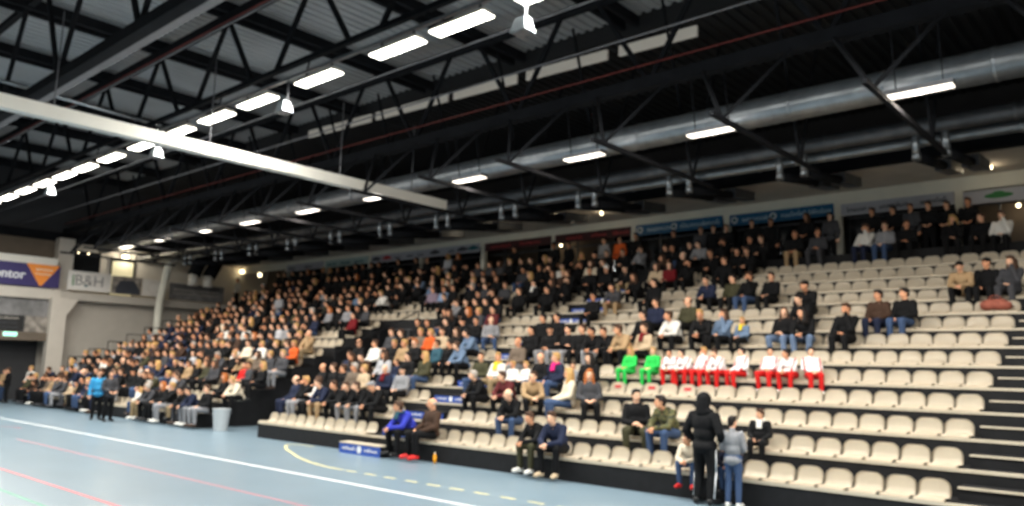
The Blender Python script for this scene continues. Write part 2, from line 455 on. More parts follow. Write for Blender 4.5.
sign(-8.38, -5.14, 7.27, 7.66, M['white_sign'], 'grey-white sponsor board with three dark words over the gallery', [('w', .06, .18, 'ink'), ('w', .36, .25, 'ink'), ('w', .72, .2, 'ink')])
sign(-4.9, -1.32, 7.21, 7.60, M['white_sign'], 'grey-white sponsor board with green emblems at the end of the gallery', [('e', .25, 0, 'ink_green'), ('e', .62, 0, 'ink_green')])
sign(-20.08, -16.36, 7.40, 7.76, M['darkred_sign'], 'dark red sponsor board next to the blue one', [('w', .16, .2, 'ink_red'), ('w', .5, .2, 'ink_red'), ('w', .78, .18, 'ink_red')])
sign(-24.15, -20.32, 7.40, 7.76, M['darkred_sign'], 'dark red sponsor board next to the white strip of small logos', [('w', .1, .3, 'ink_red'), ('w', .55, .3, 'ink_red')])
sign(-32.3, -24.5, 7.42, 7.82, M['white_sign'], 'long white board of small sponsor logos over the gallery', [('e', .05, 0, 'ink'), ('e', .16, 0, 'ink_red'), ('w', .24, .06, 'ink'), ('w', .36, .05, 'ink'), ('w', .46, .05, 'ink'), ('e', .62, 0, 'ink'), ('w', .74, .05, 'ink'), ('e', .86, 0, 'ink'), ('e', .95, 0, 'ink_teal')])
sign(-36.4, -32.6, 7.45, 7.84, M['teal_sign'], 'pale teal board of three logos over the gallery', [('w', .06, .2, 'ink_teal'), ('w', .38, .2, 'ink_teal'), ('w', .7, .2, 'ink_teal')])
sign(-40.2, -36.6, 7.46, 7.86, M['white_sign'], 'dim white sponsor board farthest along the gallery', [('w', .06, .16, 'ink'), ('w', .5, .2, 'ink')])

# small round lamps of the gallery
for (x, y, z, lab) in ((-17.96, 23.3, 8.0, 'small warm round lamp in the gallery ceiling above the dark red boards'), (-16.45, 23.6, 8.0, 'small warm round lamp in the gallery ceiling beside the first blue board'),
                       (-4.0, 24.4, 8.0, 'small warm round lamp in the gallery ceiling above the green-emblem board'), (-22.0, 23.3, 8.0, 'small warm round lamp in the gallery ceiling above the white logo board'),
                       (-20.9, 26.9, 7.6, 'small warm round lamp inside the box under the dark red board'), (-3.75, 26.9, 7.33, 'small warm round lamp inside the box under the green-emblem board')):
    t = empty('ceiling_lamp', (x, y, z)); tag(t, lab, 'lamp', 'round lamps of the gallery')
    MB().ell((0, 0, 0), .065).build('globe', M['bulb'], t, smooth=True)
    MB().cyl((0, 0, .05), (0, 0, 8.07-z), .03, seg=10).build('stem', M['steel_dark'], t)
    L = bpy.data.lights.new('gallery_light', 'POINT'); L.energy = 4; L.color = (1.0, .84, .6); L.shadow_soft_size = .07
    lo = bpy.data.objects.new('gallery_light', L); COL.objects.link(lo); lo.parent = t; lo.location = (0, 0, -.12)

# ------------------------------------------------------------------ lamp rows
LAMPS = [-38.6, -36.4, -34.3, -32.2, -30.2, -28.3, -26.15, -23.8, -21.5, -19.35, -17.3, -14.7, -11.95, -10.1, -7.9, -5.6, -3.3, -1.0, 1.4, 3.8, 6.2, 8.6]
def court_lamp(x, y, z, label, group, power):
    t = empty('court_lamp', (x, y, z)); tag(t, label, 'lamp', group)
    MB().hexa([(-.74, -.17, .03), (.74, -.17, .03), (.74, .17, .03), (-.74, .17, .03), (-.68, -.11, .12), (.68, -.11, .12), (.68, .11, .12), (-.68, .11, .12)]).build('housing', M['white_paint'], t)
    MB().box(-.72, .72, -.155, .155, 0, .03).build('diffuser', M['lamp'], t)
    for s in (-.5, .5):
        MB().bar((s, 0, .12), (s, 0, .30), .04).build('bracket', M['steel_grey'], t)
    L = bpy.data.lights.new('court_light', 'AREA'); L.shape = 'RECTANGLE'; L.size = 1.4; L.size_y = .3
    L.energy = power; L.color = (1.0, 1.0, .93); L.spread = math.radians(SPREAD)
    lo = bpy.data.objects.new('court_light', L); COL.objects.link(lo); lo.parent = t; lo.location = (0, 0, -.02)
    L = bpy.data.lights.new('court_glow', 'POINT'); L.energy = power*.17; L.color = (1.0, 1.0, .95); L.shadow_soft_size = .1
    lo = bpy.data.objects.new('court_glow', L); COL.objects.link(lo); lo.parent = t; lo.location = (0, 0, -.13)
SPREAD = 178
E_ROW, E_FAR = 270, 108
for i, x in enumerate(LAMPS):
    court_lamp(x, 9.8, 8.62, 'bright white lamp in the row over the sideline, %s from the far end' % ordinal(i+1), 'lamps of the row over the sideline', E_ROW)
t = empty('lamp_rail', (0, 9.8, 8.92)); tag(t, 'long pale rail that carries the row of bright lamps', 'lamp rail')
MB().bar((-45, 0, 0), (13.8, 0, 0), .09, .06).build('rail', M['galv'], t)
for i in range(14): MB().bar((-44+4.1*i, .05, 0), (-44+4.1*i, .15, .42), .03).build('hanger', M['steel_dark'], t)
for (y, lab) in ((1.0, 'over the middle of the court'), (-8.0, 'over the far side of the court')):  # rows out of view, added to light the floor and the spectators' fronts
    for i in range(12):
        court_lamp(-40+4.6*i, y, 8.62, 'unseen lamp added %s, %s from the far end' % (lab, ordinal(i+1)), 'unseen added lamps of the row '+lab, E_FAR)
for i, x in enumerate((-38.0, -34.2, -30.6, -26.9, -23.1, -19.3, -15.2, -11.2, -7.73, -3.55, .4, 4.2)):
    t = empty('stand_lamp', (x, 15.3, 7.42)); tag(t, 'flat white lamp hanging over the seats, %s from the far end' % ordinal(i+1), 'lamp', 'flat lamps over the stand')
    MB().box(-.58, .58, -.13, .13, .03, .12).build('housing', M['steel_grey'], t)
    MB().box(-.56, .56, -.115, .115, 0, .03).build('diffuser', M['lamp_small'], t)
    for s in (-.4, .4): MB().bar((s, 0, .12), (s, -.2, 1.32), .02).build('hanger', M['steel_dark'], t)
    L = bpy.data.lights.new('stand_light', 'AREA'); L.shape = 'RECTANGLE'; L.size = 1.1; L.size_y = .22
    L.energy = 90; L.color = (1.0, .86, .72)
    lo = bpy.data.objects.new('stand_light', L); COL.objects.link(lo); lo.parent = t; lo.location = (0, 0, -.02)
    L = bpy.data.lights.new('stand_glow', 'POINT'); L.energy = 14; L.color = (1.0, .9, .8); L.shadow_soft_size = .12
    lo = bpy.data.objects.new('stand_glow', L); COL.objects.link(lo); lo.parent = t; lo.location = (0, 0, -.16)
for (x, z, ry, lab) in ((-15.9, 8.2, .3, 'white floodlight box under the lamp row, by the middle lamps'), (-8.45, 8.12, .3, 'white floodlight box under the lamp row, largest in view'),
                        (-22.6, 8.2, .3, 'white floodlight box under the lamp row, behind the white beam'), (-31.2, 8.2, .3, 'white floodlight box under the lamp row, near its far end')):
    t = empty('floodlight', (x, 9.7, z)); tag(t, lab, 'floodlight', 'floodlights under the lamp row')
    MB().hexa([(-.24, -.2, -.2), (.24, -.2, -.2), (.24, .2, -.2), (-.24, .2, -.2), (-.15, -.12, .16), (.15, -.12, .16), (.15, .12, .16), (-.15, .12, .16)]).build('housing', M['bin'], t)
    MB().box(-.22, .22, -.18, .18, -.215, -.2).build('lens', M['galv'], t)
    MB().bar((0, .1, .16), (0, .1, .95), .05).build('bracket', M['steel_grey'], t)
    t.scale = (.74, .74, .74)

# long white beam across the hall
t = empty('curtain_beam', (-18.7, 0, 7.53)); tag(t, 'long white beam hung across the hall below the roof, ending before the stand', 'beam')
MB().box(-.14, .14, -16, 17.65, -.15, .15).build('casing', M['white_paint'], t)
for y in (-12, -6, 0, 5.7, 9.35, 13.4, 16.2): MB().cyl((0, y, .15), (0, y, 2.4), .015, seg=6).build('hanging_wire', M['steel_grey'], t)
for y in (-10, -3, 4, 11): MB().box(-.145, .145, y, y+.05, -.155, .155).build('seam_band', M['wall_grey'], t)

# ------------------------------------------------------------------ end wall: balcony, banners, doors
struct('floor_balcony', MB().box(-45.5, -44.0, 2, 24.5, 5.15, 5.55), M['wall_grey'])
struct('trim_9', MB().box(-44.06, -43.98, 2, 14.7, 5.1, 5.62), M['pillar'])
struct('column_left', MB().box(-44.3, -43.75, 14.25, 15.0, 0, 5.2), M['pillar'])
struct('column_left_upper', MB().box(-45.2, -44.6, 14.6, 15.35, 5.5, 8.4), M['pillar'])
struct('trim_10', MB().hexa([(-44.3, 15.0, 4.4), (-43.75, 15.0, 4.4), (-43.75, 15.05, 4.4), (-44.3, 15.05, 4.4), (-44.3, 15.0, 5.15), (-43.75, 15.0, 5.15), (-43.75, 15.5, 5.15), (-44.3, 15.5, 5.15)]), M['pillar'])
struct('wall_left_lower', MB().box(-44.9, -44.7, 15.0, 28, 0, 5.15), M['wall_grey'])
struct('wall_left_recess', MB().box(-45.5, -45.3, 2, 14.3, 0, 5.15), M['wall_dark'])
struct('wall_left_lintel', MB().box(-44.4, -44.2, 2, 14.3, 3.35, 5.1), M['banner_grey'])
struct('trim_11', MB().box(-44.4, -43.95, 2, 14.3, 2.98, 3.38), M['wall_brown'])
struct('column_pipe', MB().cyl((-43.3, 19.5, 5.2), (-43.0, 19.72, 7.55), .2, seg=18).cyl((-43.3, 19.5, 0), (-43.3, 19.5, 5.2), .2, seg=18), M['fascia'])
struct('trim_12', MB().box(-44.0, -43.97, 10, 14.4, 6.82, 7.2), M['white_paint'])

def banner(y0, y1, z0, z1, m, name, label, x=-43.95):
    t = empty(name, (x, (y0+y1)/2, (z0+z1)/2)); tag(t, label, 'banner', 'banners on the balcony front')
    hw, hh = (y1-y0)/2, (z1-z0)/2
    MB().box(-.05, .02, -hw, hw, -hh, hh).build('cloth', m, t)
    return t, hw, hh
def text(parent, body, size, y, z, m, x=.03, name='lettering', shear=0, bold=.012):
    c = bpy.data.curves.new(name, 'FONT'); c.body = body; c.size = size; c.extrude = .004; c.align_x = 'RIGHT'; c.align_y = 'CENTER'; c.shear = shear
    c.offset = bold
    tmp = bpy.data.objects.new('tmp', c); COL.objects.link(tmp)
    me = bpy.data.meshes.new_from_object(tmp.evaluated_get(bpy.context.evaluated_depsgraph_get())); bpy.data.objects.remove(tmp); bpy.data.curves.remove(c)
    me.materials.clear(); me.materials.append(m); c = me
    o = link(name, me, parent)
    o.location = (x, y, z); o.rotation_euler = (PI/2, 0, PI/2)
    return o
t, hw, hh = banner(7.5, 14.55, 5.68, 6.82, M['banner_navy'], 'banner', 'navy banner with white lettering and an orange triangle on the balcony')
text(t, 'pontor', .60, 1.95, -.03, M['white_mark'])
MB().hexa([(.02, 1.95, hh), (.02, 3.5, hh), (.02, 2.72, -hh*.9), (.02, 2.62, -hh*.9), (.03, 1.95, hh), (.03, 3.5, hh), (.03, 2.72, -hh*.9), (.03, 2.62, -hh*.9)]).build('triangle', M['banner_orange'], t)
letters(t, 2.4, .7, .031, .26, .16, M['fascia'], seed=4, axis='y'); letters(t, 2.4, .65, .031, .04, .13, M['fascia'], seed=5, axis='y')
t, hw, hh = banner(14.95, 17.1, 5.68, 6.68, M['banner_white'], 'banner', 'white banner with large thin letters beside the balcony pillar')
text(t, 'B&H', .78, .72, 0, M['banner_grey'], bold=-.004); MB().box(.02, .032, -.86, -.79, -.28, .28).build('green_stroke', M['ink_green'], t); MB().box(.02, .03, -.25, -.1, -.3, -.2).build('teal_mark', M['ink_teal'], t)
t, hw, hh = banner(17.15, 18.75, 5.66, 6.62, M['banner_photo'], 'banner', 'grey-brown photograph banner below the lit upper doorway')
MB().hexa([(.02, -.6, -.45), (.02, .7, -.45), (.02, .3, -.1), (.02, -.3, -.1), (.03, -.6, -.2), (.03, .7, -.2), (.03, .35, .3), (.03, -.4, .25)]).build('picture_shape', M['ink'], t)
t, hw, hh = banner(18.8, 20.0, 5.68, 6.62, M['banner_white'], 'banner', 'white banner with a faint ring beside the pale pipe column')
mb = MB()
for i in range(20):
    a, b = 2*PI*i/20, 2*PI*(i+1)/20
    mb.bar((.025, .3*math.cos(a), .3*math.sin(a)), (.025, .3*math.cos(b), .3*math.sin(b)), .02, .02)
mb.build('ring', M['wall_grey'], t)
t, hw, hh = banner(20.3, 23.6, 5.62, 6.55, M['banner_grey'], 'banner', 'grey banner with rows of small text behind the crowd')
for k, z in enumerate((.24, .05, -.16)): letters(t, -1.4, 2.7, .021, z, .13, M['wall_grey'] if k else M['ink'], seed=9+k, axis='y')
t, hw, hh = banner(8, 13.2, 3.45, 4.2, M['black'], 'banner', 'black banner with lines of grey text above the exit sign', x=-44.12)
for k, z in enumerate((.18, -.05, -.28)): letters(t, -2.3, 4.6, .021, z, .13, M['ink'] if k else M['wall_grey'], seed=20+k, axis='y')
t, hw, hh = banner(13.25, 14.3, 3.4, 4.2, M['banner_photo'], 'banner', 'dark brown picture panel at the end of the black banner', x=-44.12)
t = empty('exit_sign', (-43.9, 12.6, 3.26)); tag(t, 'small glowing green exit sign over the dark doorway', 'sign')
MB().box(-.06, 0, -.32, .32, -.11, .11).build('case', M['white_paint'], t); MB().box(0, .012, -.29, .29, -.09, .09).build('lit_face', M['exit'], t)
s = 45.5/44
def wl(y, z): return y*s, 2.2+(z-2.2)*s
y0, z1 = wl(14.92, 7.74); y1, z0 = wl(16.45, 6.6)
o = struct('window_20', MB().box(-45.5, -45.44, y0, y1, z0, z1), M['glass'])
for (yy, zz, lab) in ((15.32, 7.63, 'small warm lamp in the dark balcony window, nearer the pillar'), (15.81, 7.64, 'small warm lamp in the dark balcony window, nearer the lit doorway')):
    a, b = wl(yy, zz); o = MB().ell((-45.4, a, b), .05).build('wall_lamp', M['bulb'], smooth=True); tag(o, lab, 'lamp', 'lamps of the balcony window')
y0, z1 = wl(17.06, 7.42); y1, z0 = wl(18.2, 5.6)
struct('door_1', MB().box(-45.5, -45.44, y0, y1, z0, z1), M['door_lit'])
mb = MB().box(-45.46, -45.4, y0-.08, y0, z0, z1+.08).box(-45.46, -45.4, y1, y1+.08, z0, z1+.08).box(-45.46, -45.4, y0-.08, y1+.08, z1, z1+.12)
mb.box(-45.46, -45.4, y0, y1, z0+1.55, z1-.0) if False else None
struct('door_1_frame', mb, M['steel_dark'])
t = empty('wall_lamp', (-45.4, wl(17.7, 7.7)[0], wl(17.7, 7.72)[1])); tag(t, 'yellow lamp on the wall above the lit balcony doorway', 'lamp')
MB().box(-.05, .0, -.26, .26, -.09, .12).build('case', M['steel_grey'], t); MB().ell((0.02, 0, 0), (.08, .22, .1)).build('glass', M['bulb'], t, smooth=True)
L = bpy.data.lights.new('wall_light', 'POINT'); L.energy = 45; L.color = (1.0, .9, .7); L.shadow_soft_size = .1
lo = bpy.data.objects.new('wall_light', L); COL.objects.link(lo); lo.parent = t; lo.location = (.35, 0, -.1)
for (y, top, lab) in ((21.2, (.85, 2.6), 'fat dark air pipe sloping down to the balcony, beside the pale column'), (22.1, (.5, 1.35), 'fat dark air pipe sloping down to the balcony, nearer the stand')):
    t = empty('sloping_duct', (-43, y, 6.65)); tag(t, lab, 'air duct', 'sloping ducts at the end wall')
    MB().cyl((0, 0, .35), (0, top[0], top[1]), .36, seg=20).build('pipe', M['steel_dark'], t, smooth=True)
    MB().cyl((0, -.02, -.25), (0, 0, .38), .27, seg=20).build('end_sleeve', M['white_paint'], t, smooth=True)
for (x, y, z, lab) in ((-45.2, 25.4, 7.8, 'yellow lamp above the striped-shirt spectator at the top of the far block'), (-43.4, 25.6, 7.5, 'dim yellow lamp at the top of the far block beside the first board')):
    o = MB().ell((x, y, z), (.16, .12, .12)).build('wall_lamp', M['bulb'], smooth=True); tag(o, lab, 'lamp', 'yellow lamps over the far block')
    o2 = MB().bar((0, 0, .1), (0, .0, 8.1-z), .05).build('stem', M['steel_dark'], o); o2.location = (x, y, z)

# ------------------------------------------------------------------ the stand
def block(label, spans):
    t = empty('grandstand', (0, Y0, 0)); tag(t, label, 'grandstand')
    for k, (x0, x1) in spans:
        y = rowY(k)-Y0; z = rowZ(k)
        tr = MB().box(x0, x1, y, y+DEP, 0, z).build('tier', M['tier'], t)
        MB().box(x0, x1, y-.015, y+.07, z-.036, z+.012).build('cream_edge', M['nosing'], tr)
    return t
block('black tiered grandstand with cream step edges, central stair and open end by the dark gap', [(k, (XG1 if k < 10 else XG0+.01, XR)) for k in range(1, 14)])
block('farther black tiered grandstand beyond the dark gap, filled with spectators', [(k, (XL, XG0)) for k in range(1, 14)])
struct('floor_gallery', MB().box(-46, XR, 24.27, 28.4, 0, 5.6), M['tier'])
o = MB().box(-43, XR, 24.28, 24.62, 5.6, 5.86).build('gallery_bench', M['tier']); tag(o, 'long black bench along the front edge of the gallery', 'bench')
o = MB(); o.bar((-43, 24.75, 6.5), (XR, 24.75, 6.5), .03)
def step(x0, x1, y0, y1, z0, z1, blue, label, group, mark=None):
    t = empty('stair_step', ((x0+x1)/2, y0, z0)); tag(t, label, 'step', group)
    hw = (x1-x0)/2; h = z1-z0
    MB().box(-hw, hw, .012, y1-y0, 0, h-.03).build('box', M['tier'], t)
    MB().box(-hw, hw, .06 if not blue else .3, y1-y0, h-.03, h-.001).build('deck', M['tier'], t)
    MB().box(-hw, hw, -.01, .06 if not blue else .3, h-.03, h).build('tread', M['tier'] if blue and z0 > .1 else M['nosing'], t)
    if blue:
        p = MB().box(-hw, hw, 0, .012, 0, h-.03).build('blue_front', M['step_blue'], t)
        MB().cyl((0, 0, h*.45), (0, -.006, h*.45), min(.09, h*.36), seg=16).build('emblem', M['white_mark'], p)
        letters(p, -hw*.85, hw*.6, 0, h*.34, h*.3, M['white_mark'], seed=3); letters(p, hw*.25, hw*.6, 0, h*.34, h*.3, M['white_mark'], seed=6)
    elif mark:
        MB().box(mark-.07, mark-.01, 0, .012, h*.25, h*.8).build('white_tag', M['white_paint'], t)
        MB().box(mark+.01, mark+.07, 0, .012, h*.25, h*.8).build('white_tag', M['white_paint'], t)
    return t
step(-16.5, -14.9, 12.28, 12.7, 0, .27, True, 'blue-fronted step box standing on the floor before the central stair', 'blue-fronted steps of the central stair')
for k in range(2, 14):
    step(XA0+.06, XA1-.06, rowY(k)-.44, rowY(k)-.022, rowZ(k-1), rowZ(k)-.2, True, 'blue-fronted half step of the central stair leading up to the %s row' % ordinal(k), 'blue-fronted steps of the central stair')
    step(-2.84, -1.3, rowY(k)-.44, rowY(k)-.022, rowZ(k-1), rowZ(k)-.2, False, 'black half step with cream edge at the seat row ends, up to the %s row' % ordinal(k), 'half steps of the stair at the row ends', mark={2: .0, 3: .52}.get(k))
for k in range(3, 9):
    t = empty('guard_rail', (XL-.1, rowY(k), rowZ(k))); tag(t, 'thin dark guard rail frame at the far end of the %s row' % ordinal(k), 'railing', 'guard rails at the far end')
    for y in (.05, .83): MB().cyl((0, y, 0), (0, y, 1.0), .022, seg=8).build('post', M['steel_dark'], t)
    MB().cyl((0, .05, 1.0), (0, .83, 1.0), .022, seg=8).build('top_rail', M['steel_dark'], t)
    MB().cyl((0, .05, .5), (0, .83, .5), .016, seg=8).build('middle_rail', M['steel_dark'], t)
t = empty('guard_rail', (XG1-.08, 0, 0)); tag(t, 'dark guard rail at the edge of the near block beside the gap', 'railing')
for k in (4, 6, 8):
    MB().cyl((0, rowY(k), 0), (0, rowY(k), rowZ(k)+.9), .022, seg=8).build('post', M['steel_dark'], t)
MB().cyl((0, rowY(4), rowZ(4)+.9), (0, rowY(8), rowZ(8)+.9), .022, seg=8).build('top_rail', M['steel_dark'], t)
t = empty('guard_rail', (0, 20.6, 0)); tag(t, 'dark guard rail across the gap under the empty upper seats', 'railing')
for x in (-24.6, -23.6, -22.6, -21.6): MB().cyl((x, 0, 0), (x, 0, 3.6), .022, seg=8).build('post', M['steel_grey'], t)
MB().cyl((-24.6, 0, 3.6), (-21.2, 0, 3.6), .022, seg=8).build('top_rail', M['steel_grey'], t)

t = empty('waste_bin', (-23.65, 12.95, 0)); tag(t, 'pale grey waste bin on the floor at the corner of the gap', 'bin')
mb = MB(); mb.cyl((0, 0, 0), (0, 0, .66), .21, .27, seg=20); mb.build('body', M['bin'], t, smooth=False)
MB().cyl((0, 0, .66), (0, 0, .69), .285, seg=20).build('rim', M['bin'], t)
t = empty('drink_bottle', (-13.36, 12.62, 0)); tag(t, 'orange drink bottle on the floor beside the brown-jacket man', 'bottle')
MB().cyl((0, 0, 0), (0, 0, .17), .042, seg=14).cyl((0, 0, .17), (0, 0, .22), .042, .018, seg=14).build('body', M['orange_juice'], t, smooth=True)
MB().cyl((0, 0, .22), (0, 0, .25), .02, seg=10).build('cap', M['white_paint'], t)
# ------------------------------------------------------------------ seats
def seat_bm():
    """one moulded shell: pan with a rolled front lip, backrest with round shoulders"""
    prof = [(.0, -.05), (-.012, .0), (.0, .035), (.05, .05), (.18, .035), (.30, .034), (.36, .06), (.385, .12), (.402, .18), (.413, .23), (.42, .268), (.424, .287)]
    mb = MB(); bm = mb.bm; N = 10; rows = []
    for i, (y, z) in enumerate(prof):
        hw = .224
        if z > .14: hw = .224*math.sqrt(max(.0, 1-((z-.14)/.162)**2.8))
        r = []
        for j in range(N+1):
            u = -1+2*j/N; d = 1-u*u
            yy, zz = y, z
            if 2 < i < 6: zz -= .014*d
            if i >= 6: yy += .022*d-.02
            r.append(bm.verts.new((u*hw, yy, zz)))
        rows.append(r)
    for a, b in zip(rows, rows[1:]):
        for j in range(N): bm.faces.new((a[j], a[j+1], b[j+1], b[j]))
    bmesh.ops.solidify(bm, geom=bm.faces[:], thickness=.014)
    return mb
SEAT = seat_bm().mesh('seat_shell', M['seat'], smooth=True)
MARK = MB().hexa([(-.085, .374, .14), (.085, .374, .14), (.085, .42, .14), (-.085, .42, .14), (-.085, .392, .205), (.085, .392, .205), (.085, .43, .205), (-.085, .43, .205)]).mesh('red_mark', M['ink_red'])

# ------------------------------------------------------------------ people
C = dict(black=lin(18, 18, 20), navy=lin(34, 40, 62), grey=lin(138, 138, 142), charcoal=lin(66, 66, 70), white=lin(224, 220, 214), cream=lin(222, 208, 186), tan=lin(168, 140, 106),
         beige=lin(190, 168, 140), khaki=lin(150, 130, 100), brown=lin(66, 48, 38), olive=lin(66, 64, 46), darkred=lin(110, 24, 30), red=lin(206, 38, 36), maroon=lin(92, 40, 42),
         green=lin(48, 190, 84), teal=lin(50, 84, 98), blue=lin(52, 60, 168), skyblue=lin(150, 172, 204), lilac=lin(152, 134, 150), denim=lin(104, 124, 150), jeans=lin(62, 80, 112),
         ripped=lin(100, 118, 146), orange=lin(206, 92, 40), taupe=lin(110, 96, 84), yellow=lin(226, 196, 50), pink=lin(214, 40, 120), cyan=lin(58, 146, 196), camo=lin(70, 70, 44), lightgrey=lin(176, 176, 180))
HC = dict(k=lin(28, 22, 20), n=lin(70, 48, 34), y=lin(186, 146, 92), g=lin(168, 160, 152), o=lin(170, 96, 44), w=lin(226, 222, 214))
SKIN = [lin(232, 176, 142), lin(224, 164, 128), lin(238, 188, 156), lin(214, 152, 116)]

def pose(kind):
    """joints of a figure; seated ones have their origin on the seat, standing ones on the floor; facing -Y"""
    p = dict(stand=False, yaw=0, pitch=0)
    def arms(el, er, wl, wr): p.update(el=el, er=er, wl=wl, wr=wr)
    if kind[0] in 'uch':
        p.update(pel=(0, 0, .11), belly=(0, .0, .24), chest=(0, .015, .41), neck=(0, .01, .565), head=(0, -.015, .715), sh=[(-.175, .015, .50), (.175, .015, .50)])
        kx = .13
        p.update(hip=[(-.09, -.02, .09), (.09, -.02, .09)], knee=[(-kx, -.44, .10), (kx, -.44, .10)], ank=[(-kx, -.42, -.34), (kx, -.42, -.34)], toe=[(-kx-.02, -.57, -.385), (kx+.02, -.57, -.385)])
        arms((-.235, -.07, .25), (.235, -.07, .25), (-.085, -.26, .19), (.085, -.27, .20))
        if kind == 'u1': p['yaw'] = -.6; arms((-.24, -.06, .25), (.24, -.06, .25), (-.11, -.30, .17), (.12, -.30, .17))
        if kind == 'u2': p['yaw'] = .45; arms((-.22, -.10, .24), (.23, -.04, .25), (.02, -.28, .21), (.05, -.25, .24)); p['knee'] = [(-.17, -.43, .10), (.17, -.43, .10)]; p['ank'] = [(-.15, -.38, -.34), (.19, -.42, -.34)]; p['toe'] = [(-.18, -.53, -.385), (.23, -.56, -.385)]
        if kind == 'c0': p['yaw'] = -.3; arms((-.245, -.06, .27), (.245, -.06, .27), (.09, -.20, .30), (-.09, -.215, .33))
        if kind == 'h0': p['yaw'] = -.25; p['pitch'] = .15; arms((-.22, -.18, .22), (.19, -.24, .26), (-.04, -.30, .20), (.055, -.165, .60))
    if kind[0] == 'l':
        p.update(pel=(0, 0, .11), belly=(0, -.06, .24), chest=(0, -.17, .385), neck=(0, -.265, .515), head=(0, -.345, .645), sh=[(-.175, -.20, .46), (.175, -.20, .46)])
        p.update(hip=[(-.09, -.02, .09), (.09, -.02, .09)], knee=[(-.17, -.44, .11), (.17, -.44, .11)], ank=[(-.15, -.42, -.34), (.15, -.42, -.34)], toe=[(-.18, -.57, -.385), (.18, -.57, -.385)])
        arms((-.215, -.36, .22), (.215, -.36, .22), (-.05, -.54, .17), (.05, -.545, .19)); p['pitch'] = .12
        if kind == 'l1': p['yaw'] = -.65; p['pitch'] = 0
    if kind[0] == 's':
        p.update(stand=True, pel=(0, 0, .96), belly=(0, .0, 1.10), chest=(0, .01, 1.27), neck=(0, .01, 1.455), head=(0, -.02, 1.61), sh=[(-.18, .01, 1.385), (.18, .01, 1.385)])
        p.update(hip=[(-.09, 0, .93), (.09, 0, .93)], knee=[(-.105, -.02, .50), (.105, -.02, .50)], ank=[(-.115, .03, .085), (.115, .03, .085)], toe=[(-.14, -.13, .035), (.14, -.13, .035)])
        arms((-.25, .03, 1.11), (.25, .03, 1.11), (-.255, -.07, .86), (.255, -.07, .86))
        if kind == 's1': p['yaw'] = -.5; arms((-.25, .0, 1.12), (.25, .0, 1.12), (-.10, -.19, 1.02), (.10, -.20, 1.02))
        if kind == 's2': arms((-.29, .05, 1.13), (.29, .05, 1.13), (-.22, -.10, .95), (.22, -.10, .95))
    return p

def hand(mb_palm, w, e, side):
    """palm at the wrist W continuing the forearm from E; returns the finger chains (rooted in the palm)"""
    w, e = Vector(w), Vector(e); d = (w-e).normalized()
    q = d.to_track_quat('Y', 'Z')
    mb_palm.ell(w+d*.045, (.042, .05, .019), rot=q.to_euler())
    f = MB()
    for i, (o, L) in enumerate(((-.030, .060), (-.010, .070), (.010, .067), (.029, .052))):
        a = w+d*.075+q@Vector((o, 0, 0)); b = a+d*L*.55+q@Vector((0, 0, -.010)); c = b+d*L*.40+q@Vector((0, 0, -.024))
        f.cone(a, .0095, b, .0085, 8).cone(b, .0085, c, .007, 8)
    a = w+d*.025+q@Vector((side*.034, 0, 0)); b = a+d*.035+q@Vector((side*.026, 0, -.01)); c = b+d*.028+q@Vector((side*.006, 0, -.008))
    f.cone(a, .012, b, .010, 8).cone(b, .010, c, .008, 8)
    return f

def head_matrix(p):
    return Matrix.Translation(Vector(p['head'])) @ Euler((p['pitch'], 0, p['yaw'])).to_matrix().to_4x4()

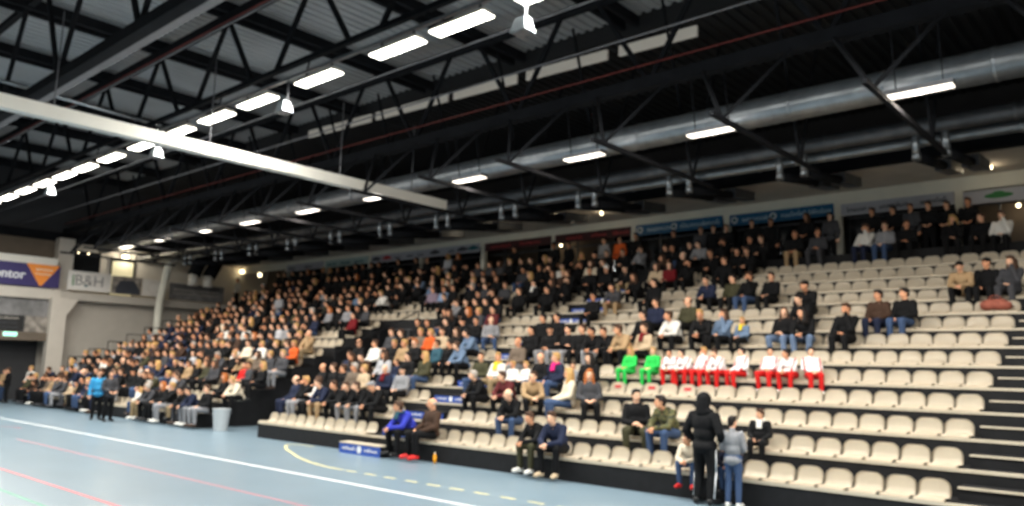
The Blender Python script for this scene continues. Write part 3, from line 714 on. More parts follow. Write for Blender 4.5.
def build_pose(kind):
    p = pose(kind); H = head_matrix(p)
    hp = lambda x, y, z: H @ Vector((x, y, z)); hr = H.to_euler()
    R = {}
    # body: one continuous skin
    b = MB()
    b.ell(p['pel'], (.155, .115, .125)).ell(p['belly'], (.14, .10, .15)).ell(p['chest'], (.155, .105, .165))
    for s in (0, 1):
        b.cone(p['chest'], .09, p['sh'][s], .055); b.cone(p['sh'][s], .056, p['el' if s == 0 else 'er'], .042); b.cone(p['el' if s == 0 else 'er'], .042, p['wl' if s == 0 else 'wr'], .028)
        b.cone(p['hip'][s], .088, p['knee'][s], .060); b.cone(p['knee'][s], .058, p['ank'][s], .038); b.cone(p['ank'][s], .04, p['toe'][s], .03)
    b.cone(p['neck'], .056, hp(0, .02, -.06), .054).cone(p['chest'], .10, p['neck'], .06)
    b.ell(hp(0, .012, .025), (.073, .092, .092), hr).ell(hp(0, -.018, -.045), (.056, .066, .072), hr).ell(hp(0, -.045, -.088), (.028, .026, .024), hr)
    b.cone(hp(0, -.078, .012), .011, hp(0, -.104, -.026), .016, 8)
    b.ell(hp(0, -.074, .028), (.05, .016, .012), hr)
    for s in (-1, 1): b.ell(hp(s*.076, .012, -.008), (.012, .022, .032), hr)
    fl = hand(b, p['wl'], p['el'], 1); fr = hand(b, p['wr'], p['er'], -1)
    body = evaluated(b, 'person_body_'+kind, [M['skin'], M['eye'], M['lip']], .0105, 3, .3)
    eyes = MB()
    for s in (-1, 1): eyes.ell(hp(s*.031, -.079, .004), (.013, .008, .007), hr, 8, 6)
    lips = MB().ell(hp(0, -.083, -.060), (.024, .009, .008), hr, 8, 6)
    merge_meshes(body, [(fl.mesh('f', M['skin']), 0), (fr.mesh('f', M['skin']), 0), (eyes.mesh('e', M['eye']), 1), (lips.mesh('l', M['lip']), 2)])
    R['body'] = body
    # jacket over trunk and arms
    j = MB(); st = p['stand']
    low = Vector(p['pel'])+Vector((0, .0, -.06 if st else -.015))
    j.ell(low, (.198, .156, .12)).ell(p['belly'], (.178, .138, .16)).ell(p['chest'], (.188, .132, .18))
    for s in (0, 1):
        e, w = p['el' if s == 0 else 'er'], p['wl' if s == 0 else 'wr']
        w2 = Vector(w)+(Vector(w)-Vector(e)).normalized()*.005
        j.cone(p['chest'], .115, p['sh'][s], .074); j.cone(p['sh'][s], .076, e, .061); j.cone(e, .061, w2, .045)
    nk = Vector(p['neck']); j.cone(Vector(p['chest'])+Vector((0, .02, .06)), .11, nk+Vector((0, .012, -.01)), .074)
    R['jacket'] = evaluated(j, 'jacket_'+kind, [M['cloth']], .015, 3, .35, .014)
    # trousers
    t = MB(); t.ell(p['pel'], (.16, .122, .112))
    for s in (0, 1):
        a2 = Vector(p['ank'][s])+Vector((0, 0, .02))
        t.cone(p['hip'][s], .104, p['knee'][s], .078); t.cone(p['knee'][s], .076, a2, .056)
    R['trousers'] = evaluated(t, 'trousers_'+kind, [M['cloth']], .015, 3, .3, .010)
    for s in (0, 1):
        sh = MB(); a, to = Vector(p['ank'][s]), Vector(p['toe'][s])
        sh.cone(a+Vector((0, .015, -.01)), .055, Vector((to.x, to.y, to.z+.012)), .043); sh.ell(Vector((a.x, a.y+.025, to.z+.012)), (.045, .05, .042))
        R['shoe%d' % s] = evaluated(sh, 'shoe_'+kind, [M['leather']], .012, 2, .35)
    sc = MB(); c = nk+Vector((0, -.008, .01))
    for i in range(14):
        a, d = 2*PI*i/14, 2*PI*(i+1)/14
        f = lambda t: c+Vector((.085*math.cos(t), .085*math.sin(t), .012*math.sin(t)))
        sc.cone(f(a), .026, f(d), .026, 8)
    fwd = Vector((0, -.135, -.16)) if kind[0] != 'l' else Vector((0, -.12, -.14))
    for dx in (-.035, .035): sc.cone(c+Vector((dx, -.085, 0)), .03, c+Vector((dx, 0, 0))+fwd, .032, 8)
    R['scarf'] = evaluated(sc, 'scarf_'+kind, [M['cloth']], .012, 2, .35)
    R['H'] = H; R['p'] = p
    return R

def hair_mesh(style):
    h = MB()
    if style in 'sl':
        h.ell((0, .024, .043), (.081, .098, .090)).ell((0, .055, .0), (.076, .062, .085))
        h.cone((-.03, -.055, .10), .03, (.045, -.05, .098), .028, 8)
        for s in (-1, 1): h.ell((s*.070, .012, .03), (.014, .035, .045))
    if style == 'l':
        for s in (-1, 1): h.cone((s*.066, .02, .02), .034, (s*.088, -.01, -.20), .036); h.cone((s*.06, .06, 0), .05, (s*.06, .08, -.22), .046)
        h.cone((0, .07, 0), .06, (0, .095, -.24), .05)
    if style == 'b':       # thin ring of hair, bald crown
        h.ell((0, .045, .01), (.078, .070, .045))
        for s in (-1, 1): h.ell((s*.071, .02, .0), (.012, .035, .032))
    if style == 'c':       # peaked cap
        h.ell((0, .018, .052), (.086, .104, .074)); h.hexa([(-.062, -.06, .062), (.062, -.06, .062), (.05, -.165, .050), (-.05, -.165, .050), (-.062, -.06, .078), (.062, -.06, .078), (.05, -.165, .064), (-.05, -.165, .064)])
        h.ell((0, .06, -.005), (.074, .052, .05))
    if style == 'n':       # knitted hat
        h.ell((0, .02, .058), (.090, .106, .088)); h.ell((0, .018, .02), (.090, .100, .032)); h.ell((0, .03, .155), (.03, .03, .025))
    if style == 'h':       # hood drawn over the head
        h.ell((0, .028, .030), (.105, .118, .125)); h.cone((0, .055, -.02), .10, (0, .06, -.17), .10); h.ell((0, .02, -.16), (.15, .12, .07))
    return evaluated(h, 'hair_'+style, [M['hair'] if style in 'slb' else M['cloth']], .011, 3, .4, .008 if style in 'sl' else .0)

KINDS = ['u0', 'u1', 'u2', 'c0', 'h0', 'l0', 'l1', 's0', 's1', 's2']
POSES = {k: build_pose(k) for k in KINDS}
HAIR = {k: hair_mesh(k) for k in 'slbcnh'}
STRIPE = {}
HAIRNAME = dict(s='short', l='long')
COLNAME = dict(k='dark', n='brown', y='blond', g='grey', o='ginger', w='white')

def hair_words(st):
    s, c = st[0], st[1]
    if s == 'b': return 'bald head'
    if s == 'c': return 'a dark cap' if c != 'g' else 'a grey cap'
    if s == 'n': return 'a white knit hat' if c == 'w' else 'a dark knit hat'
    if s == 'h': return 'hood up'
    return '%s %s hair' % (HAIRNAME[s], COLNAME[c])
TOPWORD = dict(darkred='dark red', skyblue='pale blue', camo='camouflage', taupe='grey-brown', lightgrey='light grey')

def make_person(k, loc, rz, sc, top, legs, hair, skin, shoes='black', scarf='', team_kid=False):
    R = POSES[k]
    o = link('person', R['body'], None, loc, rz); o.scale = (sc, sc, sc); o.color = (*skin, 1)
    def kid(name, me, col, mt=None):
        c = link(name, me, o); c.color = (*col, 1)
        if mt:
            c.material_slots[0].link = 'OBJECT'; c.material_slots[0].material = mt
        return c
    kid('jacket' if not team_kid else 'shirt', R['jacket'], C[top], M['camo'] if top == 'camo' else (M['team'] if team_kid and top == 'white' else None))
    kid('trousers', R['trousers'], C[legs])
    for s in (0, 1): kid('shoe', R['shoe%d' % s], C[shoes])
    h = kid({'s': 'hair', 'l': 'hair', 'b': 'hair', 'c': 'cap', 'n': 'knit_hat', 'h': 'hood'}[hair[0]], HAIR[hair[0]], HC[hair[1]] if hair[0] in 'slb' else (C['black'] if hair[1] in 'kn' else (C['grey'] if hair[1] == 'g' else C['white'])))
    h.matrix_local = R['H']
    if scarf: kid('scarf', R['scarf'], C[scarf], None)
    return o

def pick(t, r):
    if t == 'u': return r.choice(['u0', 'u0', 'u1', 'u1', 'u2'])
    if t == 'l': return r.choice(['l0', 'l1'])
    if t == 'c': return 'c0'
    if t == 'h': return 'h0'
    return r.choice(['s0', 's1'])

rnd = random.Random(5)
FOLK = []      # every spectator: dict
def add(k, X, top, legs, hair, ps, rz=0, kid='', shoes='', scarf='', explicit=True, sc=None):
    r = rnd
    if X < XG0+.0 and X > XG0-.28 and k < 14: X = XG0-.28
    sz = sc or (.78 if kid else r.uniform(1.03, 1.10))
    kk = pick(ps, r)
    if k == 15: loc = (X, 24.95, 5.6); sz = sz*.95
    elif k == 14: loc = (X, 24.26+.2, 5.865)
    elif ps == 's': loc = (X, rowY(k)+.62, rowZ(k))
    else: loc = (X, rowY(k)+.16, rowZ(k)+.085)
    FOLK.append(dict(k=k, X=X, top=top, legs=legs, hair=hair, pose=kk, rz=rz if rz else r.uniform(-14, 10), sc=sz, loc=loc, kid=bool(kid), shoes=shoes or r.choice(['black', 'black', 'white', 'brown', 'charcoal']), scarf=scarf, ex=explicit, stand=ps == 's' or k == 15,
                     skin=lin(104, 70, 52) if kid == 'dark' else r.choice(SKIN)))
PEOPLE = [
    (1, -28.24, 'charcoal', 'black', 'sg', 'l', 0, '', '', ''),
    (1, -27.75, 'black', 'black', 'lo', 'u', 0, '', '', ''),
    (1, -25.07, 'navy', 'grey', 'sk', 'l', 0, '', 'white', ''),
    (1, -24.59, 'black', 'grey', 'sn', 'u', 0, '', '', ''),
    (1, -14.51, 'blue', 'black', 'sn', 'l', 0, '', '', 'teal'),
    (1, -13.8, 'brown', 'black', 'bg', 'u', -12, '', 'red', ''),
    (1, -10.45, 'black', 'olive', 'sn', 'l', 0, '', 'white', ''),
    (1, -9.96, 'navy', 'black', 'sn', 'l', 0, '', 'beige', ''),
    (1, -6.99, 'cream', 'jeans', 'sn', 'l', 0, 'kid', 'red', ''),
    (1, -6.18, 'navy', 'jeans', 'sn', 'l', 0, 'kid', '', ''),
    (2, -27.77, 'charcoal', 'black', 'sn', 'l', 0, '', '', ''),
    (2, -24.07, 'cream', 'black', 'sy', 'l', 0, '', '', ''),
    (2, -20.85, 'navy', 'navy', 'bn', 'u', 0, '', '', ''),
    (2, -20.32, 'black', 'grey', 'sy', 'h', 0, '', '', ''),
    (2, -19.68, 'white', 'black', 'sn', 'c', 0, '', '', ''),
    (2, -19.18, 'navy', 'tan', 'sn', 'l', 0, '', '', ''),
    (2, -18.44, 'black', 'black', 'sn', 'l', 0, '', '', ''),
    (2, -17.95, 'black', 'grey', 'sn', 'l', 0, '', '', ''),
    (2, -17.46, 'black', 'grey', 'sn', 'l', 0, '', '', ''),
    (2, -16.74, 'black', 'black', 'cg', 'l', 0, '', '', ''),
    (2, -11.94, 'black', 'jeans', 'bg', 'l', 0, '', '', ''),
    (2, -8.72, 'black', 'olive', 'sk', 'u', 30, '', '', ''),
    (2, -7.89, 'camo', 'jeans', 'sk', 'l', 0, '', '', ''),
    (2, -6.1, 'black', 'black', 'sn', 'u', 0, 'kid', '', 'white'),
    (3, -25.41, 'red', 'black', 'sn', 'u', 0, '', '', ''),
    (3, -24.93, 'charcoal', 'black', 'sn', 'u', 0, '', '', ''),
    (3, -24.23, 'black', 'black', 'ly', 'u', 0, '', '', ''),
    (3, -20.76, 'black', 'black', 'bn', 'u', 0, '', '', ''),
    (3, -20.2, 'black', 'black', 'sn', 'u', 0, '', '', ''),
    (3, -19.71, 'black', 'black', 'sn', 'u', 0, '', '', ''),
    (3, -19.18, 'taupe', 'black', 'sg', 'u', 0, '', '', ''),
    (3, -18.7, 'beige', 'black', 'sy', 'u', 0, '', '', ''),
    (3, -17.74, 'navy', 'black', 'bg', 'u', 0, '', '', 'darkred'),
    (3, -13.83, 'black', 'black', 'sg', 'l', 0, '', '', ''),
    (3, -12.91, 'maroon', 'black', 'sn', 'l', 0, '', '', ''),
    (3, -12.27, 'tan', 'black', 'sn', 'l', 50, '', '', ''),
    (3, -11.1, 'cream', 'jeans', 'ly', 'u', -35, '', '', ''),
    (3, -10.53, 'charcoal', 'black', 'lo', 'u', 40, '', '', ''),
    (4, -26.09, 'taupe', 'black', 'ln', 'u', 0, '', '', ''),
    (4, -25.28, 'charcoal', 'black', 'sy', 'u', 0, '', '', ''),
    (4, -24.44, 'charcoal', 'grey', 'sy', 'u', 0, '', '', ''),
    (4, -18.27, 'navy', 'black', 'sn', 'u', 0, 'kid', '', ''),
    (4, -17.78, 'black', 'jeans', 'sk', 'u', 0, '', '', ''),
    (4, -17.03, 'olive', 'jeans', 'ly', 'u', 0, '', '', ''),
    (4, -14.78, 'olive', 'jeans', 'sn', 'u', 0, '', '', ''),
    (4, -14.15, 'white', 'khaki', 'sy', 'u', 0, '', '', 'yellow'),
    (4, -13.62, 'white', 'black', 'sy', 'u', 0, 'kid', '', ''),
    (4, -13.17, 'white', 'black', 'sy', 'u', 0, 'kid', '', ''),
    (4, -12.68, 'black', 'jeans', 'bn', 'u', 0, '', '', ''),
    (4, -12.19, 'navy', 'jeans', 'sy', 'u', 0, '', '', 'pink'),
    (4, -11.65, 'grey', 'black', 'sn', 'u', 0, 'kid', '', ''),
    (4, -11.16, 'black', 'black', 'lk', 'u', 0, '', '', ''),
    (5, -28.36, 'cream', 'black', 'sn', 'u', 0, '', '', ''),
    (5, -26.36, 'black', 'black', 'sy', 'u', 0, '', '', ''),
    (5, -25.61, 'charcoal', 'black', 'sn', 'u', 0, '', '', ''),
    (5, -24.9, 'orange', 'black', 'sy', 'u', 0, '', '', ''),
    (5, -21.3, 'black', 'black', 'bn', 'u', 0, '', '', ''),
    (5, -20.45, 'white', 'black', 'sn', 'u', 0, '', '', ''),
    (5, -19.48, 'black', 'black', 'sy', 'u', 0, '', '', ''),
    (5, -18.99, 'tan', 'black', 'sy', 'u', 0, '', '', ''),
    (5, -18.5, 'black', 'black', 'so', 'u', 0, '', '', ''),
    (5, -17.48, 'teal', 'black', 'sn', 'u', 0, '', '', ''),
    (5, -14.22, 'taupe', 'grey', 'bw', 'u', 0, '', '', ''),
    (5, -10.57, 'green', 'green', 'ly', 'u', 0, 'kid', '', ''),
    (5, -9.92, 'green', 'green', 'sy', 'u', 0, 'kid', '', ''),
    (5, -9.38, 'white', 'red', 'sk', 'l', 0, 'kid', '', ''),
    (5, -8.98, 'white', 'red', 'sk', 'l', 0, 'kid', '', ''),
    (5, -8.58, 'white', 'red', 'sy', 'h', 0, 'kid', '', ''),
    (5, -8.14, 'white', 'red', 'sn', 'l', 0, 'kid', '', ''),
    (5, -7.66, 'white', 'red', 'sk', 'u', -25, 'kid', '', ''),
    (5, -7.01, 'white', 'red', 'sk', 'u', 0, 'kid', '', ''),
    (5, -6.54, 'white', 'red', 'sk', 'l', 0, 'kid', '', ''),
    (5, -6.14, 'white', 'red', 'sk', 'u', 35, 'kid', '', ''),
    (6, -19.24, 'taupe', 'black', 'sy', 'u', 0, '', '', ''),
    (6, -18.75, 'orange', 'black', 'sy', 'u', 0, '', '', ''),
    (6, -18.21, 'beige', 'black', 'sn', 'u', 0, '', '', ''),
    (6, -17.58, 'black', 'black', 'ln', 'u', 0, '', '', ''),
    (6, -14.5, 'black', 'black', 'sk', 'u', 0, '', '', ''),
    (6, -13.8, 'black', 'grey', 'ck', 'u', 0, '', '', ''),
    (6, -13.16, 'black', 'grey', 'sk', 'c', 0, '', '', ''),
    (6, -12.68, 'black', 'black', 'sn', 'u', 0, '', '', ''),
    (6, -12.19, 'black', 'grey', 'sk', 'l', 0, '', '', ''),
    (6, -11.7, 'black', 'black', 'sn', 'l', 0, '', '', ''),
    (6, -11.21, 'tan', 'black', 'sn', 'l', 0, '', '', ''),
    (6, -10.72, 'beige', 'black', 'sn', 'u', 0, '', '', 'darkred'),
    (7, -31.24, 'white', 'grey', 'sn', 'l', 0, '', '', ''),
    (7, -20.39, 'black', 'black', 'sk', 'u', 0, '', '', ''),
    (7, -19.89, 'black', 'black', 'sn', 'u', 0, '', '', ''),
    (7, -18.97, 'black', 'black', 'sk', 'u', 0, '', '', ''),
    (7, -17.58, 'black', 'jeans', 'sk', 'u', 0, '', '', ''),
    (7, -16.91, 'grey', 'jeans', 'bn', 'u', 35, '', '', ''),
    (7, -14.79, 'black', 'black', 'sk', 'u', 0, '', '', ''),
    (7, -14.25, 'black', 'black', 'sk', 'u', 0, '', '', ''),
    (7, -11.3, 'black', 'black', 'sk', 'u', 0, '', '', ''),
    (7, -10.27, 'white', 'black', 'sn', 'l', 0, '', '', ''),
    (7, -9.45, 'black', 'black', 'sy', 'l', 0, '', '', ''),
    (7, -8.95, 'denim', 'black', 'ln', 'h', 0, '', '', ''),
    (7, -8.46, 'denim', 'black', 'sy', 'u', 0, 'kid', '', 'yellow'),
    (7, -7.4, 'black', 'ripped', 'ln', 'u', 0, '', '', ''),
    (7, -6.88, 'black', 'ripped', 'lk', 'l', 0, '', '', ''),
    (7, -5.97, 'black', 'black', 'sn', 'h', 0, '', '', ''),
    (8, -11.43, 'navy', 'black', 'sk', 'u', 0, '', '', ''),
    (8, -10.42, 'olive', 'black', 'bn', 'u', 0, '', '', ''),
    (8, -7.19, 'black', 'jeans', 'sk', 'l', 0, '', '', ''),
    (8, -5.53, 'brown', 'navy', 'sk', 'u', 0, '', '', ''),
    (8, -4.97, 'black', 'jeans', 'sk', 'u', 0, '', '', ''),
    (9, -32.79, 'grey', 'jeans', 'sk', 's', 0, '', '', ''),
    (9, -20.31, 'grey', 'black', 'sn', 'h', 0, '', '', ''),
    (9, -19.82, 'black', 'black', 'sk', 'u', 0, '', '', ''),
    (9, -19.34, 'black', 'black', 'sk', 'u', 0, '', '', ''),
    (9, -18.85, 'black', 'black', 'sk', 'u', 0, '', '', ''),
    (9, -18.3, 'black', 'jeans', 'sn', 'u', 0, '', '', ''),
    (9, -14.22, 'black', 'black', 'sk', 'u', 0, '', '', ''),
    (9, -7.45, 'black', 'black', 'ck', 'l', 0, '', '', ''),
    (10, -20.08, 'black', 'black', 'sk', 'u', 0, '', '', ''),
    (10, -19.37, 'black', 'black', 'sn', 'h', 0, '', '', ''),
    (10, -18.06, 'black', 'black', 'sn', 'u', 0, '', '', ''),
    (10, -16.79, 'black', 'black', 'sk', 'u', 0, '', '', ''),
    (10, -13.95, 'charcoal', 'tan', 'sk', 'l', 0, '', '', ''),
    (10, -12.55, 'black', 'black', 'sk', 'u', 0, '', '', ''),
    (10, -10.62, 'navy', 'black', 'sk', 'l', 0, '', '', ''),
    (10, -9.96, 'olive', 'black', 'sk', 'u', 0, '', '', ''),
    (10, -9.46, 'black', 'jeans', 'sn', 'h', 0, '', '', ''),
    (10, -8.82, 'black', 'black', 'sk', 'u', 0, '', '', ''),
    (10, -4.12, 'tan', 'black', 'ck', 'l', 0, '', '', ''),
    (10, -3.63, 'black', 'black', 'ck', 'u', 0, '', '', ''),
    (10, -3.14, 'charcoal', 'charcoal', 'ln', 'h', 0, '', '', ''),
    (11, -26.4, 'white', 'black', 'sy', 'l', 0, '', '', ''),
    (11, -23.5, 'lilac', 'black', 'sn', 'u', 0, '', '', ''),
    (11, -22.85, 'skyblue', 'black', 'sn', 'u', 0, '', '', ''),
    (11, -22.33, 'black', 'black', 'sk', 'u', 0, '', '', ''),
    (11, -19.54, 'charcoal', 'black', 'sn', 'u', 0, '', '', ''),
    (11, -18.12, 'black', 'black', 'sk', 'u', 0, '', '', 'white'),
    (12, -15.56, 'black', 'black', 'nw', 'u', 0, '', '', ''),
    (12, -14.58, 'black', 'khaki', 'ck', 'l', 0, '', '', ''),
    (12, -13.53, 'beige', 'black', 'ln', 'u', 0, '', '', ''),
    (12, -13.04, 'darkred', 'black', 'ln', 'u', 0, '', '', ''),
    (13, -36.72, 'black', 'black', 'sk', 'u', 0, '', '', ''),
    (13, -20.18, 'charcoal', 'jeans', 'sk', 'u', 0, '', '', ''),
    (13, -19.34, 'black', 'black', 'sn', 'u', 0, '', '', ''),
    (13, -18.86, 'black', 'black', 'sn', 'h', 0, '', '', ''),
    (13, -18.21, 'white', 'black', 'sk', 'u', 0, '', '', ''),
    (13, -17.36, 'black', 'black', 'sn', 'h', 0, '', '', ''),
    (13, -16.85, 'cream', 'black', 'ln', 'u', 0, '', '', ''),
    (13, -11.07, 'black', 'black', 'sk', 'u', 0, '', '', ''),
    (13, -10.58, 'black', 'black', 'sn', 'l', 0, '', '', ''),
    (14, -14.24, 'black', 'black', 'sn', 'u', 0, '', '', ''),
    (14, -13.76, 'black', 'jeans', 'sk', 'l', 0, '', '', ''),
    (14, -13.27, 'black', 'black', 'sk', 'u', 0, '', '', ''),
    (14, -12.78, 'grey', 'black', 'sk', 'l', 0, '', '', ''),
    (14, -12.01, 'black', 'black', 'sn', 'h', 0, '', '', ''),
    (14, -11.04, 'black', 'black', 'sk', 'u', 0, '', '', ''),
    (14, -10.45, 'black', 'black', 'sn', 'l', 0, '', '', ''),
    (14, -9.52, 'black', 'tan', 'sn', 'u', 0, '', '', ''),
    (14, -8.79, 'charcoal', 'charcoal', 'sn', 'u', 0, '', '', ''),
    (14, -7.35, 'white', 'navy', 'sn', 'h', 0, '', '', ''),
    (14, -6.81, 'grey', 'jeans', 'sn', 'u', 0, '', '', ''),
    (14, -6.21, 'black', 'black', 'sn', 'u', 0, '', '', ''),
    (14, -5.01, 'black', 'black', 'ly', 'h', 0, '', '', ''),
    (14, -4.31, 'black', 'black', 'sn', 'u', 0, '', '', ''),
    (14, -3.82, 'white', 'black', 'sn', 'h', 0, '', '', ''),
    (15, -44.79, 'white', 'black', 'sk', 's', 0, '', '', ''),
    (15, -17.26, 'grey', 'black', 'sk', 's', 0, '', '', ''),
    (15, -16.52, 'orange', 'black', 'sk', 's', 0, '', '', ''),
    (15, -15.8, 'black', 'black', 'sk', 's', 0, '', '', ''),
    (15, -14.17, 'black', 'black', 'sk', 's', 0, '', '', ''),
    (15, -13.09, 'charcoal', 'black', 'sn', 's', 0, '', '', ''),
    (15, -12.6, 'black', 'black', 'sk', 's', 0, '', '', ''),
    (15, -12.11, 'black', 'black', 'sn', 's', 0, '', '', ''),
    (15, -11.18, 'black', 'black', 'sk', 's', 0, '', '', ''),
    (15, -10.51, 'black', 'black', 'sk', 's', 0, '', '', ''),
    (15, -7.3, 'black', 'black', 'sn', 's', 0, '', '', ''),
    (15, -6.7, 'black', 'black', 'sk', 's', 0, '', '', ''),
    (15, -6.21, 'charcoal', 'black', 'sn', 's', 0, '', '', ''),
    (15, -5.73, 'black', 'black', 'sn', 's', 0, '', '', ''),
    (15, -5.24, 'black', 'black', 'sn', 's', 0, '', '', ''),
    (15, -4.7, 'black', 'black', 'sn', 's', 0, '', '', ''),
]

for a in PEOPLE:
    add(a[0], a[1], a[2], a[3], a[4], a[5], a[6], a[7], a[8], a[9], sc={-7.0: None}.get(a[1]))
add(8, -25.2, 'darkred', 'black', 'sk', 'u')
EMPTY = [(10, -26.3, -21.9), (11, -25.4, -22.8), (3, -27.0, -24.6), (2, -27.6, -25.9), (1, -31.4, -30.2), (8, -27.2, -24.9), (7, -26.4, -24.6), (13, -33.8, -31.0), (9, -17.9, -16.0), (8, -17.0, -16.0), (7, -17.2, -16.0), (4, -25.5, -24.6), (5, -26, -24.6)]
EXROWS = {}
for f in FOLK: EXROWS.setdefault(f['k'], []).append(f['X'])
TOPS = ['black']*24+['charcoal']*6+['navy']*5+['grey']*2+['brown', 'brown', 'olive', 'olive', 'taupe', 'tan', 'beige', 'white', 'cream', 'lightgrey', 'denim', 'maroon']
LEGS = ['black']*11+['jeans']*4+['charcoal', 'grey', 'navy', 'khaki']
HAIRS = ['sn']*9+['sk']*9+['sy']*4+['ly']*2+['ln']*5+['lk', 'bn', 'bg', 'sg', 'sg', 'lo', 'ck', 'nk']
def fill(k, x0, x1, step_, p, ps='uuuullh'):
    x = x0+rnd.uniform(0, .3)
    while x < x1:
        if rnd.random() < p and not any(a[0] == k and a[1]-.2 < x < a[2]+.2 for a in EMPTY) and all(abs(x-e) > .51 for e in EXROWS.get(k, [])):
            add(k, x, rnd.choice(TOPS) if k < 9 or rnd.random() < .45 else 'black', rnd.choice(LEGS) if k < 9 else 'black', rnd.choice(HAIRS), rnd.choice(ps), kid='kid' if rnd.random() < .08 and k < 14 else '', explicit=False)
        x += step_*rnd.uniform(.86, 1.2)
for k in range(1, 14): fill(k, XL+.25, XG0-.25, .60, .94 if k < 10 else .85)
for k in (10, 11, 12, 13): fill(k, XG0+.3, XG1, .58, .8)
for k in range(5, 14): fill(k, XG1+.25, XA0-.2, .56, .82 if k > 9 else .88)
for k in (3, 4): fill(k, XG1+.25, XA0-.6, .56, .9)
for k in (12, 13): fill(k, XA1+.2, -9.6, .6, .45)
for k in (9, 10, 11): fill(k, XA1+.2, -12.6, .6, .5)
fill(14, -41, -16.5, .62, .72); fill(15, -41, -16.5, .7, .62, 's')
fill(14, -16, -8.5, .62, .4); fill(15, -16, -8.5, .7, .45, 's')
fill(14, -2.9, 1.0, .6, .6)

# labels: row, place counted from the stair or the gap
def zone(f):
    X = f['X']
    if f['k'] == 15: return 'T'
    if f['k'] == 14: return 'B'
    if X > XA1-.1: return 'R'
    if X > XG0: return 'C'
    return 'L'
lanes = {}
for f in FOLK: lanes.setdefault((zone(f), f['k']), []).append(f)
for (z, k), L in lanes.items():
    L.sort(key=lambda f: f['X'] if z == 'R' else -f['X'])
    for i, f in enumerate(L): f['nth'] = i+1
def describe(f):
    who = 'child' if f['kid'] else 'person'
    top = TOPWORD.get(f['top'], f['top'])
    garment = 'shirt' if (f['kid'] and f['top'] in ('green', 'white') and f['k'] == 5) else 'top'
    s = '%s in %s %s, %s, ' % (who, top, garment, hair_words(f['hair']))
    z = zone(f); n = ordinal(f['nth'])
    if z == 'R': s += '%s row, %s right of central stair' % (ordinal(f['k']), n)
    elif z == 'C': s += '%s row, %s left of central stair' % (ordinal(f['k']), n)
    elif z == 'L': s += '%s row, %s left of the gap' % (ordinal(f['k']), n)
    elif z == 'B': s += 'on gallery bench, %s from its right end' % n
    else: s += 'standing along the gallery, %s from the right' % n
    return s
GROUP = dict(R='spectators right of the central stair', C='spectators between central stair and gap', L='spectators of the far block', B='spectators on the gallery bench', T='spectators standing in the gallery')

def dist(f):
    x, y, z = f['loc']; return math.sqrt(x*x+y*y+(z-CAM_H)**2)
FOLK.sort(key=lambda f: dist(f)-(6 if f['ex'] else 0))
NEAR, FAR = FOLK[:290], FOLK[290:]
for f in NEAR:
    tk = f['kid'] and f['k'] == 5 and f['top'] in ('white', 'green') and f['X'] > XA1
    o = make_person(f['pose'], f['loc'], math.radians(f['rz']), f['sc'], f['top'], f['legs'], f['hair'], f['skin'], 'white' if tk else f['shoes'], f['scarf'], tk)
    if f['k'] == 1 and f['top'] in ('brown', 'blue') and f['ex']: o.scale = (f['sc']*1.18, f['sc']*1.12, f['sc']*1.04)
    tag(o, describe(f), 'child' if f['kid'] else 'person', 'young players on the fifth row' if tk else GROUP[zone(f)])

# people on the court floor
def floor_person(k, x, y, rz, sc, top, legs, hair, label, shoes='black', scarf='', cat='person', group=None):
    o = make_person(k, (x, y, .004), math.radians(rz), sc, top, legs, hair, SKIN[0], shoes, scarf); tag(o, label, cat, group); return o
man = floor_person('s2', -6.46, 12.36, 172, 1.06, 'black', 'black', 'hk', 'adult in black hooded coat standing on the court with back turned')
man.scale = (1.2, 1.16, 1.06)
for s in (-1, 1):
    st = MB().cone((s*.182, .0, .86), .014, (s*.176, -.01, .52), .013, 8).cone((s*.176, -.01, .52), .013, (s*.170, .035, .13), .012, 8).build('white_side_stripe', M['white_mark'], man, smooth=True)
boy = floor_person('s1', -5.98, 12.42, 188, .86, 'grey', 'jeans', 'sk', 'boy in grey sweater and jeans standing beside the black-coated adult', 'white', cat='child')
boy.scale = (.78, .86, .86)
floor_person('s0', -29.9, 11.55, 75, 1.02, 'cyan', 'black', 'sn', 'person in bright blue jacket standing on the court before the far block', group='people standing on the floor')
floor_person('s1', -29.0, 11.6, 95, 1.02, 'charcoal', 'black', 'sk', 'person in charcoal jacket standing right behind the bright blue jacket', group='people standing on the floor')
for (x, y, rz, sc, top, legs, hair, lab) in ((-42.9, 13.4, 20, 1.0, 'white', 'black', 'sy', 'person in white top standing on the floor beyond the far block, by the pillar'),
        (-42.4, 12.3, -10, .95, 'black', 'black', 'sn', 'person in black top standing on the floor at the far corner of the stand'),
        (-43.2, 12.4, 40, .9, 'tan', 'jeans', 'sk', 'person in tan top standing on the floor beside the far pillar'),
        (-43.3, 11.7, 30, .8, 'charcoal', 'black', 'sn', 'person in charcoal top at the far end, nearest the dark doorway')):
    floor_person('s1', x, y, rz, sc, top, legs, hair, lab, group='people standing on the floor')

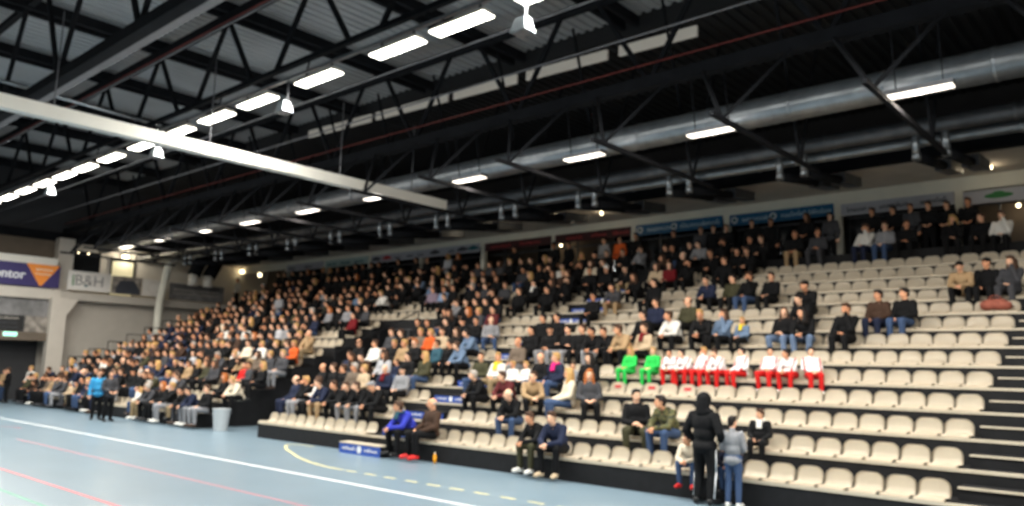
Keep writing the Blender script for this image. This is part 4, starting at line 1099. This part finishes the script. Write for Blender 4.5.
# the rest of the crowd, past the three hundred nearest: one object
def lowpoly(me, ratio):
    ob = bpy.data.objects.new('tmp', me); COL.objects.link(ob)
    d = ob.modifiers.new('d', 'DECIMATE'); d.ratio = ratio
    n = bpy.data.meshes.new_from_object(ob.evaluated_get(bpy.context.evaluated_depsgraph_get()))
    bpy.data.objects.remove(ob)
    vs = [v.co.copy() for v in n.vertices]; fs = [tuple(p.vertices) for p in n.polygons]
    bpy.data.meshes.remove(n); return vs, fs
LOW = {}
def low(key, me):
    if key not in LOW: LOW[key] = lowpoly(me, .16)
    return LOW[key]
V, F, CC = [], [], []
for f in FAR:
    R = POSES[f['pose']]
    W = Matrix.Translation(f['loc']) @ Matrix.Rotation(math.radians(f['rz']), 4, 'Z') @ Matrix.Scale(f['sc'], 4)
    hs = f['hair'][0]
    hc = HC[f['hair'][1]] if hs in 'slb' else C['black']
    for key, me, mtx, col in ((f['pose']+'b', R['body'], W, f['skin']), (f['pose']+'j', R['jacket'], W, C[f['top']]), (f['pose']+'t', R['trousers'], W, C[f['legs']]), (f['pose']+'s', R['shoe0'], W, C[f['shoes']]), (f['pose']+'r', R['shoe1'], W, C[f['shoes']]), ('h'+hs, HAIR[hs], W @ R['H'], hc)):
        vs, fs = low(key, me); n = len(V)
        V += [mtx @ v for v in vs]; F += [tuple(i+n for i in q) for q in fs]; CC += [(*col, 1)]*len(vs)
if F:
    me = bpy.data.meshes.new('crowd'); me.from_pydata(V, [], F)
    ca = me.color_attributes.new('Col', 'FLOAT_COLOR', 'POINT')
    ca.data.foreach_set('color', [x for c in CC for x in c])
    for p in me.polygons: p.use_smooth = True
    me.materials.append(M['crowd'])
    o = link('crowd', me); tag(o, 'dense crowd of seated spectators in dark clothes filling the far upper rows', 'crowd', None, 'stuff')

# ------------------------------------------------------------------ seats, empty ones one by one
taken = {}
for f in FOLK:
    if not f['stand'] and f['k'] < 14: taken.setdefault(f['k'], []).append(f['X'])
empty_s, full_s = [], []
def seat_line(k, xs, zn):
    for i, x in enumerate(xs):
        occ = any(abs(x-t) < .27 for t in taken.get(k, []))
        (full_s if occ else empty_s).append((k, x, zn, i+1))
for k in range(1, 14):
    n = int((XE-XA1-.12)/.46)
    seat_line(k, [XE-.23-.46*i for i in range(n)], 'R')
    n = int(((XA0-XG1) if k < 10 else (XA0-XG0))/.46)
    seat_line(k, [XA0-.26-.46*i for i in range(n)], 'C')
    seat_line(k, [XG0-.25-.46*i for i in range(35)], 'L')
def sd(s): return math.hypot(s[1], rowY(s[0]))-(0 if s[2] == 'R' else 2)
def wanted(s):
    if s[2] == 'R': return True
    if s[2] == 'C': return True
    return any(a[0] == s[0] and a[1]-.2 < s[1] < a[2]+.3 for a in EMPTY)
cand = sorted([s for s in empty_s if wanted(s)], key=sd)
each, rest = cand[:300], cand[300:]+full_s+[s for s in empty_s if not wanted(s)]
RESERVED = {(4, 616), (4, 655), (4, 675)}
for (k, x, zn, i) in each:
    t = link('stadium_seat', SEAT, None, (x, rowY(k), rowZ(k)+.012))
    w = {'R': 'empty cream seat, %s row, %s place from the row end at right' % (ordinal(k), ordinal(i)),
         'C': 'empty cream seat, %s row, %s place left of the central stair' % (ordinal(k), ordinal(i)),
         'L': 'empty cream seat of the far block, %s row, %s place from the gap' % (ordinal(k), ordinal(i))}[zn]
    if zn == 'R' and k == 4 and any(abs(x-q) < .24 for q in (-10.45, -9.35, -8.85)):
        link('red_paper_mark', MARK, t)['label'] = 'red printed mark on the backrest'
        w = 'cream seat with red mark on the backrest, fourth row, %s place from the end' % ordinal(i)
    tag(t, w, 'seat', {'R': 'empty seats right of the central stair', 'C': 'empty seats between stair and gap', 'L': 'empty seats of the far block'}[zn])
bm = bmesh.new()
for (k, x, zn, i) in rest:
    n = len(bm.verts); bm.from_mesh(SEAT); bm.verts.ensure_lookup_table()
    bmesh.ops.translate(bm, verts=bm.verts[n:], vec=(x, rowY(k), rowZ(k)+.012))
me = bpy.data.meshes.new('occupied_seats'); bm.to_mesh(me); bm.free(); me.materials.append(M['seat'])
for p in me.polygons: p.use_smooth = True
o = link('occupied_seats', me); tag(o, 'cream seats under and between the seated spectators', 'seats', None, 'stuff')

t = empty('duffel_bag', (-3.35, rowY(9)+.2, rowZ(9)+.06)); tag(t, 'reddish brown bag lying on a seat near the row end at right', 'bag')
mb = MB(); mb.ell((0, 0, .13), (.30, .16, .14)).ell((-.12, 0, .12), (.2, .17, .13)).ell((.14, 0, .11), (.18, .16, .12))
link('bag_body', evaluated(mb, 'bag_body', [M['bag']], .02, 3, .5, .02), t)
mb = MB()
for i in range(10):
    a, b = PI*i/10, PI*(i+1)/10
    mb.cone((.13*math.cos(a), -.05, .22+.11*math.sin(a)), .012, (.13*math.cos(b), -.05, .22+.11*math.sin(b)), .012, 6)
mb.build('handle', M['bag'], t, smooth=True)

# ------------------------------------------------------------------ camera, world, view
cam = bpy.data.cameras.new('camera'); co = bpy.data.objects.new('camera', cam); COL.objects.link(co)
a, pt, ro = .7239, .1462, .024
Fw = Vector((-math.sin(a)*math.cos(pt), math.cos(a)*math.cos(pt), math.sin(pt))); Rt = Vector((math.cos(a), math.sin(a), 0)); Up = Rt.cross(Fw)
R2 = Rt*math.cos(ro)+Up*math.sin(ro); U2 = Up*math.cos(ro)-Rt*math.sin(ro)
mw = Matrix((R2, U2, -Fw)).transposed().to_4x4(); mw.translation = Vector((0, 0, CAM_H)); co.matrix_world = mw
cam.sensor_width = 36; cam.lens = 779.1*36/1024; cam.clip_end = 200
cam.dof.use_dof = True; cam.dof.focus_distance = 2.0; cam.dof.aperture_fstop = 3.0
SC.camera = co
w = bpy.data.worlds.new('hall'); w.use_nodes = True; SC.world = w
w.node_tree.nodes['Background'].inputs['Color'].default_value = (.5, .55, .6, 1); w.node_tree.nodes['Background'].inputs['Strength'].default_value = .02
SC.view_settings.view_transform = 'Standard'; SC.view_settings.look = 'None'; SC.view_settings.gamma = 1; SC.view_settings.use_curve_mapping = False
SC.view_settings.exposure = 0.0
SC.cycles.use_denoising = True
SC.cycles.max_bounces = 6; SC.cycles.diffuse_bounces = 4
